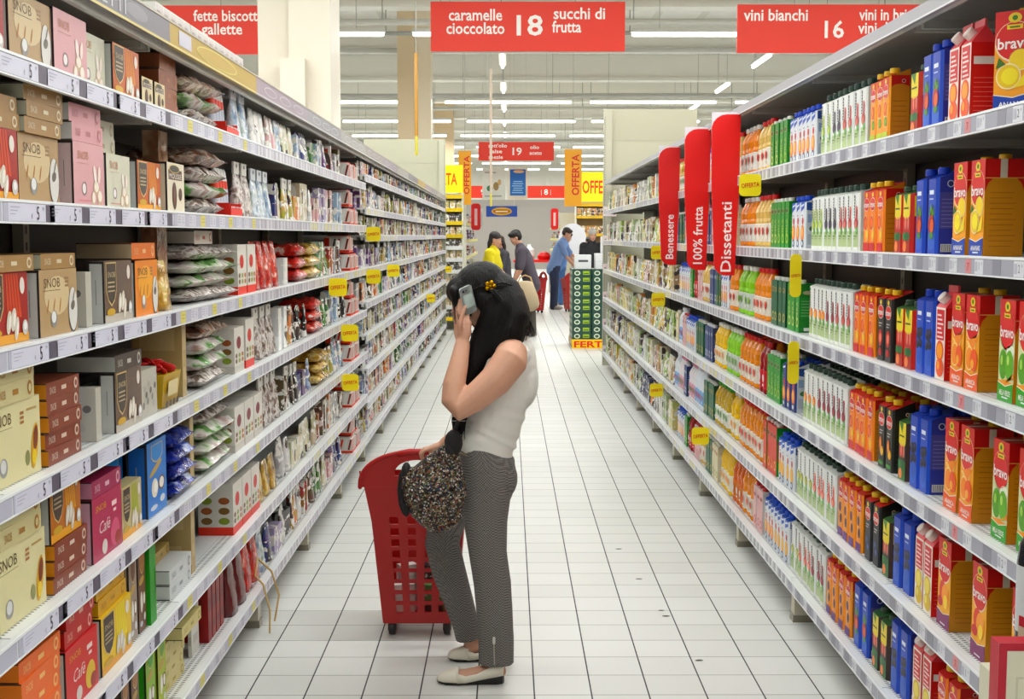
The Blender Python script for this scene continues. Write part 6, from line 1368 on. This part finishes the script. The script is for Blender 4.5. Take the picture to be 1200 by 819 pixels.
for k in range(7):
    a = rnd.uniform(-.006, .006); strand([(-.13+a, 4.43, 1.4), (-.09+a, 4.428, 1.425+a), (-.055, 4.425, 1.418+a), (-.02, 4.43, 1.425+a*2), (.012, 4.44, 1.415+a*2)], .003)
for k in range(10):
    a = rnd.uniform(-.015, .015); strand([(.03+a, 4.44, 1.36), (.06+a, 4.45, 1.3), (.078+a, 4.46+a, 1.26), (.07+a*1.5, 4.44, 1.235+a)])
so = st.build('loose_strand', None); so.parent = HAIR; so['kind'] = 'stuff'
c = MB(); g = M('b8903a', .3, 1.0)
for ang in range(5): ball(c, (-.062+.013*cos(ang*1.257), 4.421, 1.42+.013*sin(ang*1.257)), (.008, .006, .008), g, n=8, k=6)
ball(c, (-.062, 4.418, 1.42), (.006, .006, .006), g, n=8, k=6); c = c.build('hair_clip', None); c.parent = HAIR; c['label'] = 'gold hair clip'
# phone, held in the hand
m = MB(); F = (V(0,-.004,0), V(1,0,0), V(0,0,1))
poly = rounded(.05, .098, .008); slab(m, poly, .008, 'cdd8d2')
slab(m, [(x*1.02, z*1.01) for x, z in poly], .0045, '9a9c9c')
f0 = (V(0,0,0), V(1,0,0), V(0,0,1)); m.rect(f0, -.019, -.026, .019, .022, 'bccbc4', 0); m.ell(f0, -.014, .036, .005, .005, '2a2c2c', 1); m.ell(f0, -.002, .036, .003, .003, '3a3c3c', 1); m.rect(f0, -.008, -.041, .008, -.038, '9aa6a0', 1)
m.rect((V(0,.008,0),V(-1,0,0),V(0,0,1)), -.021, -.038, .021, .038, '15181c', 0)
o = m.build('mobile_phone', None, (-.137, 4.412, 1.372)); o.rotation_euler = (radians(4), radians(-19), radians(38)); tag(o, 'pale mobile phone held against the side of the woman\'s head', 'phone')
# sequinned bag
def sequin_mat():
    k = NT('multicolour_sequins', .25); v = k.n('ShaderNodeTexVoronoi'); v.inputs['Scale'].default_value = 210; k.l(k.coord('Object'), v.inputs['Vector'])
    hs = k.n('ShaderNodeSeparateColor'); k.l(v.outputs['Color'], hs.inputs[0])
    c = k.ramp(hs.outputs[0], [(0, lin('1a1614')), (.3, lin('3a2e28')), (.42, lin('8a7a64')), (.55, lin('5a2a22')), (.63, lin('34507a')), (.7, lin('b8a890')), (.78, lin('6a7a3a')), (.86, lin('a8563a')), (.93, lin('e8e4dc'))], 'CONSTANT')
    k.b.inputs['Metallic'].default_value = .45
    nb = k.n('ShaderNodeBump'); nb.inputs['Strength'].default_value = .9; nb.inputs['Distance'].default_value = .01; k.l(v.outputs['Distance'], nb.inputs['Height']); k.l(nb.outputs[0], k.b.inputs['Normal'])
    return k.base(c)
SEQ = sequin_mat(); BLK = M('131112', .75)
BG = empty('handbag', (-.245, 4.36, .72)); tag(BG, 'sparkling multicoloured sequin drawstring handbag with black trim', 'handbag')
m = MB(); loft(m, [(-.195, 4.335, .865, .025, .03), (-.215, 4.33, .825, .045, .06), (-.235, 4.325, .77, .06, .098), (-.25, 4.325, .715, .066, .11), (-.243, 4.325, .66, .062, .1), (-.225, 4.325, .625, .05, .078)], SEQ, 24)
ball(m, (-.33, 4.34, .745), (.045, .045, .055), SEQ); ball(m, (-.315, 4.33, .7), (.05, .05, .05), SEQ)
o = m.build('pouch', None, (.245, -4.36, -.72)); o.parent = BG; remeshed(o, .006, 4)
m = MB(); ball(m, (-.188, 4.33, .885), (.032, .034, .045), BLK); ball(m, (-.2, 4.325, .86), (.022, .03, .03), BLK); o = m.build('gathered_neck', None, (.245, -4.36, -.72)); o.parent = BG
m = MB(); loft(m, [(-.185, 4.335, .92, .018, .006), (-.17, 4.375, .97, .024, .006), (-.15, 4.38, 1.02, .022, .005), (-.1, 4.385, 1.1, .02, .004), (-.045, 4.39, 1.19, .02, .004), (.0, 4.42, 1.232, .02, .004), (.035, 4.5, 1.2, .02, .004)], BLK, 8)
for z in (.955, .985, .97): m.box(-.195, -.142, 4.356, 4.3575, z, z+.0022, 'b9b4ac')
o = m.build('shoulder_strap', None, (.245, -4.36, -.72)); o.parent = BG
m = MB(); ball(m, (-.352, 4.34, .78), (.018, .03, .035), BLK); loft(m, [(-.365, 4.33, .775, .01, .012), (-.372, 4.33, .72, .011, .012), (-.366, 4.33, .67, .011, .013), (-.36, 4.33, .64, .008, .008)], BLK, 8); ball(m, (-.352, 4.32, .655), (.012, .012, .028), BLK); o = m.build('tassel', None, (.245, -4.36, -.72)); o.parent = BG

# ---- rolling basket
RED = M('a5141b', .36)
BK = empty('rolling_basket', (-.355, 5.07, 0)); tag(BK, 'red wheeled shopping basket with loop handle beside the woman', 'shopping basket')
def basket_at(u, v, w):
    """point of the tapering shell: u,v in -1..1 across and along, w height 0..1"""
    z = .055 + .56*w
    hx = .142 + .05*w + .014*max(0, w-.75)*4; hy = .115 + .05*w
    return V(u*hx, v*hy, z)
def wall(m, axis, s, cols, rows, hole):
    xs = [-1 + 2*i/(cols) for i in range(cols+1)]
    for i in range(cols):
        for j in range(rows):
            if hole(i, j): continue
            a = []
            for (p, q) in ((i, j), (i+1, j), (i+1, j+1), (i, j+1)):
                t = xs[p]; w = q/rows
                a.append(basket_at(t, s, w) if axis == 'y' else basket_at(s, t, w))
            m.add(a, [(0,1,2,3)], RED)
m = MB()
NC, NR = 21, 37
hol = lambda i, j: (i in (4,5, 8,9, 12,13, 16,17)) and 3 <= j <= 32 and (j-3) % 3 != 2
hol_front = lambda i, j: (i in (4,5, 8,9, 12,13, 16,17)) and ((3 <= j <= 29 and (j-3) % 3 != 2))
wall(m, 'y', -1, NC, NR, hol_front); wall(m, 'y', 1, NC, NR, lambda i, j: hol(i, j) and j < 12); wall(m, 'x', -1, 18, NR, lambda i, j: i in (4,5, 8,9, 12,13) and 3 <= j <= 26 and (j-3) % 3 != 2); wall(m, 'x', 1, 18, NR, lambda i, j: i in (4,5, 8,9, 12,13) and 3 <= j <= 26 and (j-3) % 3 != 2)
m.add([basket_at(-1,-1,0), basket_at(1,-1,0), basket_at(1,1,0), basket_at(-1,1,0)], [(0,1,2,3)], RED)
# raised back with the loop opening
yb = basket_at(0, -1, 1).y
def arch(t, inner):
    a = pi*t
    return (-cos(a)*(.09 if inner else .225), (.045 if inner else .0) + (sin(a)**.8)*(.062 if inner else .14))
zt = .615
N_ = 24; vs = []
for i in range(N_+1):
    t = i/N_; xo, zo = arch(t, False); xi, zi = arch(t, True)
    vs += [(xo, yb + .0, zt+zo), (xi, yb + .0, zt+zi)]
m.add(vs, [(2*i, 2*i+1, 2*i+3, 2*i+2) for i in range(N_)], RED)
m.add([(-.225, yb, zt), (.225, yb, zt), (.09, yb, zt+.045), (-.09, yb, zt+.045)], [(0,1,2,3)], RED)
# curved shoulders joining the tall back to the lower mouth
for s in (-1, 1):
    q = []
    for k in range(7):
        t = k/6; q += [(s*.2*(1+.1*(1-t)), yb + .32*t, zt), (s*(.225 - .0*t), yb + .32*t, zt + .06*(1-t)**2 + .004)]
    m.add(q, [(2*k, 2*k+1, 2*k+3, 2*k+2) for k in range(6)], RED)
o = m.build('shell', BK); md = o.modifiers.new('wall', 'SOLIDIFY'); md.thickness = .006; md.offset = 0
r = MB(); r.tube([(arch(i/N_, False)[0], yb, zt+arch(i/N_, False)[1]) for i in range(N_+1)], .009, RED, 8); r.tube([(-.225, yb, zt), (-.222, yb+.1, zt+.02), (-.215, yb+.33, zt), (.215, yb+.33, zt), (.222, yb+.1, zt+.02), (.225, yb, zt)], .008, RED, 8); r.build('rim', BK)
g = MB(); g.tube([(-.07, yb, zt+.131), (-.03, yb, zt+.139), (.03, yb, zt+.139), (.07, yb, zt+.131)], .013, RED, 10); g.build('handle_grip', BK)
for x in (-.11, .11):
    for y in (-.09, .09):
        w = MB(); w.lathe([(.008, -.012), (.026, -.012), (.028, -.006), (.028, .006), (.026, .012), (.008, .012)], '1c1b1b', 14, T=Matrix.Translation((x, y, .0285)) @ Matrix.Rotation(pi/2, 4, 'Y')); w.box(x-.016, x-.013, y-.012, y+.012, .02, .06, '2a2929'); w.box(x+.013, x+.016, y-.012, y+.012, .02, .06, '2a2929'); w.build('wheel', BK)
for i, (x, y, z, rz, key, c, lb) in enumerate(((-.07, -.03, .062, .2, 'px_small', 'd8d4d0', 'white packet lying at the bottom of the red basket'), (.05, -.04, .062, -.3, 'px_small', '5c8a4a', 'green packet standing at the bottom of the red basket'), (.02, .05, .062, .1, 'px_tall', '2a2830', 'dark packet standing in the red basket'), (-.06, .05, .062, .5, 'px_tall', 'd4d0cc', 'pale packet standing behind the dark one in the basket'))):
    o = bpy.data.objects.new('grocery_packet', TPL[key]['parts'][0][1]); COL.objects.link(o); o.color = lin(c); o.location = (-.355+x, 5.07+y, z); o.rotation_euler = (0, 0, rz); tag(o, lb, 'packet')

# ---- shoppers further away
def shopper(x, y, facing, H, clothes, hairc, label, lean=.0, arm=(.3, .5), hairlen=.1, trousers='2c3040', shoes='8a8680', seat=None, sleeve=.45, skin=SKIN):
    """standing figure; local frame looks along -x; facing turns it about z; lean tips the trunk forward"""
    e = empty('person', (x, y, 0), facing); tag(e, label, 'person'); k = H/1.7
    hip = V(0, 0, .9*k); top_ = lambda s: V(-sin(lean)*s, 0, .9*k + cos(lean)*s)
    b = MB(); sh = top_(.48*k); nk = top_(.56*k); hd = top_(.68*k) + V(-.03, 0, 0)
    loft(b, [(*top_(-.02), .14*k, .095*k), (*top_(.15*k), .13*k, .09*k), (*top_(.35*k), .15*k, .105*k), (*sh, .13*k, .07*k)], skin, 14); loft(b, [(*sh, .05*k, .05*k), (*nk, .045*k, .048*k), (*top_(.62*k), .045*k, .05*k)], skin, 10)
    P, R = head(b, tuple(hd), lean*.9 + .2, skin, .95*k)
    arms = []
    for s, (fw, bend) in zip((-1, 1), (arm, (arm[0]*.6, arm[1]*.7))):
        S = sh + V(0, s*.175*k, -.03*k); E = S + V(-sin(fw)*.28*k, s*.03*k, -cos(fw)*.28*k); a2 = fw + bend; Wr = E + V(-sin(a2)*.25*k, -s*.03*k, -cos(a2)*.25*k); Hn = Wr + V(-sin(a2)*.08*k, 0, -cos(a2)*.08*k)
        loft(b, [(*S, .05*k, .052*k), (*((S+E)/2), .043*k, .045*k), (*E, .037*k, .038*k), (*((E*.6+Wr*.4)), .036*k, .036*k), (*Wr, .025*k, .027*k)], skin, 10)
        loft(b, [(*Wr, .025*k, .022*k), (*Hn, .035*k, .016*k)], skin, 8)
        for q in range(4): f0 = Hn + V(0, (-.024+.016*q)*k, 0); loft(b, [(*f0, .009*k, .009*k), (*(f0+V(-sin(a2)*.045*k, 0, -cos(a2)*.045*k)), .008*k, .008*k), (*(f0+V(-sin(a2+.6)*.075*k, 0, -cos(a2+.4)*.07*k)), .007*k, .007*k)], skin, 6)
        loft(b, [(*Wr, .012*k, .012*k), (*(Hn+V(-.03*k, -s*.02*k, .0)), .009*k, .009*k)], skin, 6)
        arms.append((S, E, Wr, Hn))
    for s in (-1, 1): loft(b, [(0, s*.09*k, .88*k, .08*k, .08*k), (-.01, s*.1*k, .48*k, .055*k, .058*k), (.01, s*.1*k, .3*k, .048*k, .052*k), (.02, s*.1*k, .09*k, .032*k, .036*k)], skin, 10)
    remeshed(b.build('body', e), .009*k, 3)
    t = MB(); loft(t, [(*top_(-.1*k), .175*k, .13*k), (*top_(.0), .172*k, .128*k), (*top_(.12*k), .165*k, .125*k), (*top_(.34*k), .18*k, .138*k), (*top_(.47*k), .175*k, .11*k), (*top_(.53*k), .09*k, .078*k)], clothes, 18)
    for s in (-1, 1): ball(t, top_(.47*k) + V(0, s*.15*k, 0), (.085*k, .085*k, .08*k), clothes)
    for S, E, Wr, Hn in arms: q = S + (E-S)*min(1, sleeve*1.6); loft(t, [(*(S+V(0,0,.01)), .062*k, .064*k), (*q, .055*k, .057*k)] + ([(*(E + (Wr-E)*.8), .036*k, .038*k)] if sleeve > .8 else []), clothes, 10)
    remeshed(t.build('shirt', e), .009*k, 3)
    p = MB(); loft(p, [(*top_(.03*k), .165*k, .122*k), (0, 0, .82*k, .172*k, .13*k), (0, 0, .76*k, .15*k, .11*k)], M(trousers, .8), 16)
    for s in (-1, 1): loft(p, [(0, s*.085*k, .82*k, .088*k, .1*k), (-.01, s*.1*k, .48*k, .068*k, .075*k), (.012, s*.1*k, .06*k, .06*k, .068*k)], M(trousers, .8), 12)
    remeshed(p.build('trousers', e), .009*k, 3)
    for s in (-1, 1): m = MB(); loft(m, [(.05*k, s*.1*k, .045*k, .038*k, .04*k), (-.05*k, s*.105*k, .045*k, .044*k, .038*k), (-.15*k, s*.11*k, .03*k, .036*k, .024*k)], M(shoes, .5), 12); m.build('shoe', e)
    h = MB(); HM = M(hairc, .5)
    def q(x_, y_, z_, a, b_, c_): ball(h, P(x_, y_, z_), (a*k, b_*k, c_*k), HM, rot=R)
    q(.022, 0, .05, .1, .082, .08); q(.05, 0, .01, .066, .08, .08)
    if hairlen > .15: loft(h, [(*P(.06, 0, .02), .075*k, .045*k), (*P(.07, 0, -.08), .08*k, .045*k), (*(P(.07, 0, -.08) + V(.0, 0, -hairlen)), .06*k, .03*k)], HM, 12)
    else: q(-.04, 0, .085, .05, .06, .035)
    remeshed(h.build('hair', e), .009*k, 3)
    face_bits(e, P, R, .95*k)
    return e, arms
YEL = M('d8c832', .8); GRYT = M('4c4650', .8); BLUP = M('7c94c0', .8); BLKT = M('1c1c20', .8); DKT = M('3c3a40', .8)
shopper(-.28, 19.2, radians(165), 1.66, YEL, '1c1412', 'person with long dark hair in a yellow top, back turned', .1, hairlen=.26, trousers='3a3a40')
shopper(-.05, 21.2, radians(20), 1.6, DKT, '2a1c16', 'person in a dark jacket facing the one in yellow', .12, hairlen=.2, sleeve=.9)
e, ar = shopper(.36, 20.2, radians(8), 1.72, GRYT, '14100f', 'person with short black hair in grey top carrying a tan bag', .32, (.15, .35), .1, '4a443e', sleeve=.55)
shopper(1.0, 27.6, radians(172), 1.82, BLUP, '2c2018', 'person in a light blue polo shirt leaning over a red basket', .35, (.7, .4), .08, '28304a', 'a09a92', sleeve=.5)
shopper(1.22, 29.4, radians(185), 1.7, M('6a8ac0', .8), '3a2a20', 'person in blue jeans standing behind the one in blue polo', .2, (.8, .5), .1, '4a6a9a')
shopper(1.58, 24.2, radians(100), 1.74, BLKT, 'b4b0aa', 'person with short grey hair in a black shirt by the white boxes', .1, (.4, .6), .08, '24242a')
shopper(1.78, 28.2, radians(95), 1.58, M('c49a94', .8), '2a2020', 'person in a pale pink top beyond the one in black', .1, (.4, .6), .1, '5a4a4a')
# tan bag in the grey shopper's hand
m = MB(); loft(m, [(.27, 19.84, .97, .05, .13), (.27, 19.84, .9, .085, .15), (.28, 19.84, .78, .1, .19), (.28, 19.84, .66, .11, .215), (.28, 19.84, .6, .09, .2), (.28, 19.84, .58, .05, .17)], M('b5a58c', .8), 18)
m.tube([(.14, 19.84, .96), (.19, 19.9, 1.07), (.27, 19.93, 1.1), (.35, 19.9, 1.07), (.39, 19.84, .95)], .012, 'b0946a', 8)
o = m.build('shoulder_bag', None, (0, 0, -.12)); tag(o, 'tan soft bag carried by the person in the grey top', 'bag')
# other baskets, copies of the first
def copy_tree(o, parent=None):
    c = o.copy(); COL.objects.link(c); c.parent = parent
    for ch in list(o.children): copy_tree(ch, c)
    return c
for (x, y, rz, lb) in ((.58, 26.4, 1.9, 'red wheeled shopping basket trailing behind the grey shopper'), (1.36, 26.8, .3, 'bright red wheeled shopping basket in front of the person in blue polo')):
    c = copy_tree(BK); c.location = (x, y, 0); c.rotation_euler = (0, 0, rz); c['label'] = lb; c.scale = (1, 1, 1.12)

# ---- promotional stand at the near end of the juice shelving
e = empty('display_stand', (1.013, 2.3, 0)); tag(e, 'cream card display stand with red border at the near end of the juice aisle', 'display stand')
m = MB(); m.box(-.1, .16, 0, .04, 0, .84, 'b03440', front='d9d5c0'); f = (V(0,0,0), V(1,0,0), V(0,0,1))
for x0, z0, x1, z1 in ((-.1, 0, -.084, .84), (.144, 0, .16, .84), (-.084, .825, .144, .84)): m.rect(f, x0, z0, x1, z1, 'b03440', 1)
m.rect(f, -.066, .06, .126, .775, 'c9c5ae', 0); m.rect(f, -.062, .064, .122, .771, 'd9d5c0', 1)
for k in range(12): m.ell(f, -.03+.03*(k % 4), .56+.06*(k//4), .026, .02, 'bcb89f', 2, rot=k); m.ell(f, -.03+.03*(k % 4), .56+.06*(k//4), .022, .016, 'd4d0ba', 3, rot=k)
m.ell(f, .075, .65, .03, .04, 'b8404a', 4); m.build('printed_front', e)
m = MB(); m.box(-.02, .145, .12, .3, 0, .7, 'd2cfba'); m.build('carton_base', e)
m = MB(); m.add([(-.04, .06, .0), (.145, .06, .0), (.145, .06, .8), (-.04, .06, .875)], [(0, 1, 2, 3)], 'd6d2b8'); m.add([(-.04, .062, .0), (.145, .062, .0), (.145, .062, .8), (-.04, .062, .875)], [(3, 2, 1, 0)], 'd6d2b8'); m.add([(-.04, .059, .855), (.145, .059, .78), (.145, .059, .8), (-.04, .059, .875)], [(0, 1, 2, 3)], 'b03440'); m.build('middle_card', e)
m = MB(); BG_ = M('14161a', .15); m.lathe([(.039, 0), (.042, .01), (.042, .24), (.038, .275), (.019, .315), (.0145, .34), (.0145, .385), (.016, .387), (.016, .4), (.0, .401)], BG_, 20)
lab = [(cos(t)*.0426, sin(t)*.0426) for t in [pi*.75 + pi*1.1*j/12 for j in range(13)]]
m.add([(x, y, z) for z in (.1, .235) for x, y in lab], [(j, j+1, 13+j+1, 13+j) for j in range(12)], 'c4c6c8', True)
o = m.build('wine_bottle', None, (1.068, 2.5, .7008)); tag(o, 'dark wine bottle with pale label on the cream display stand', 'bottle')
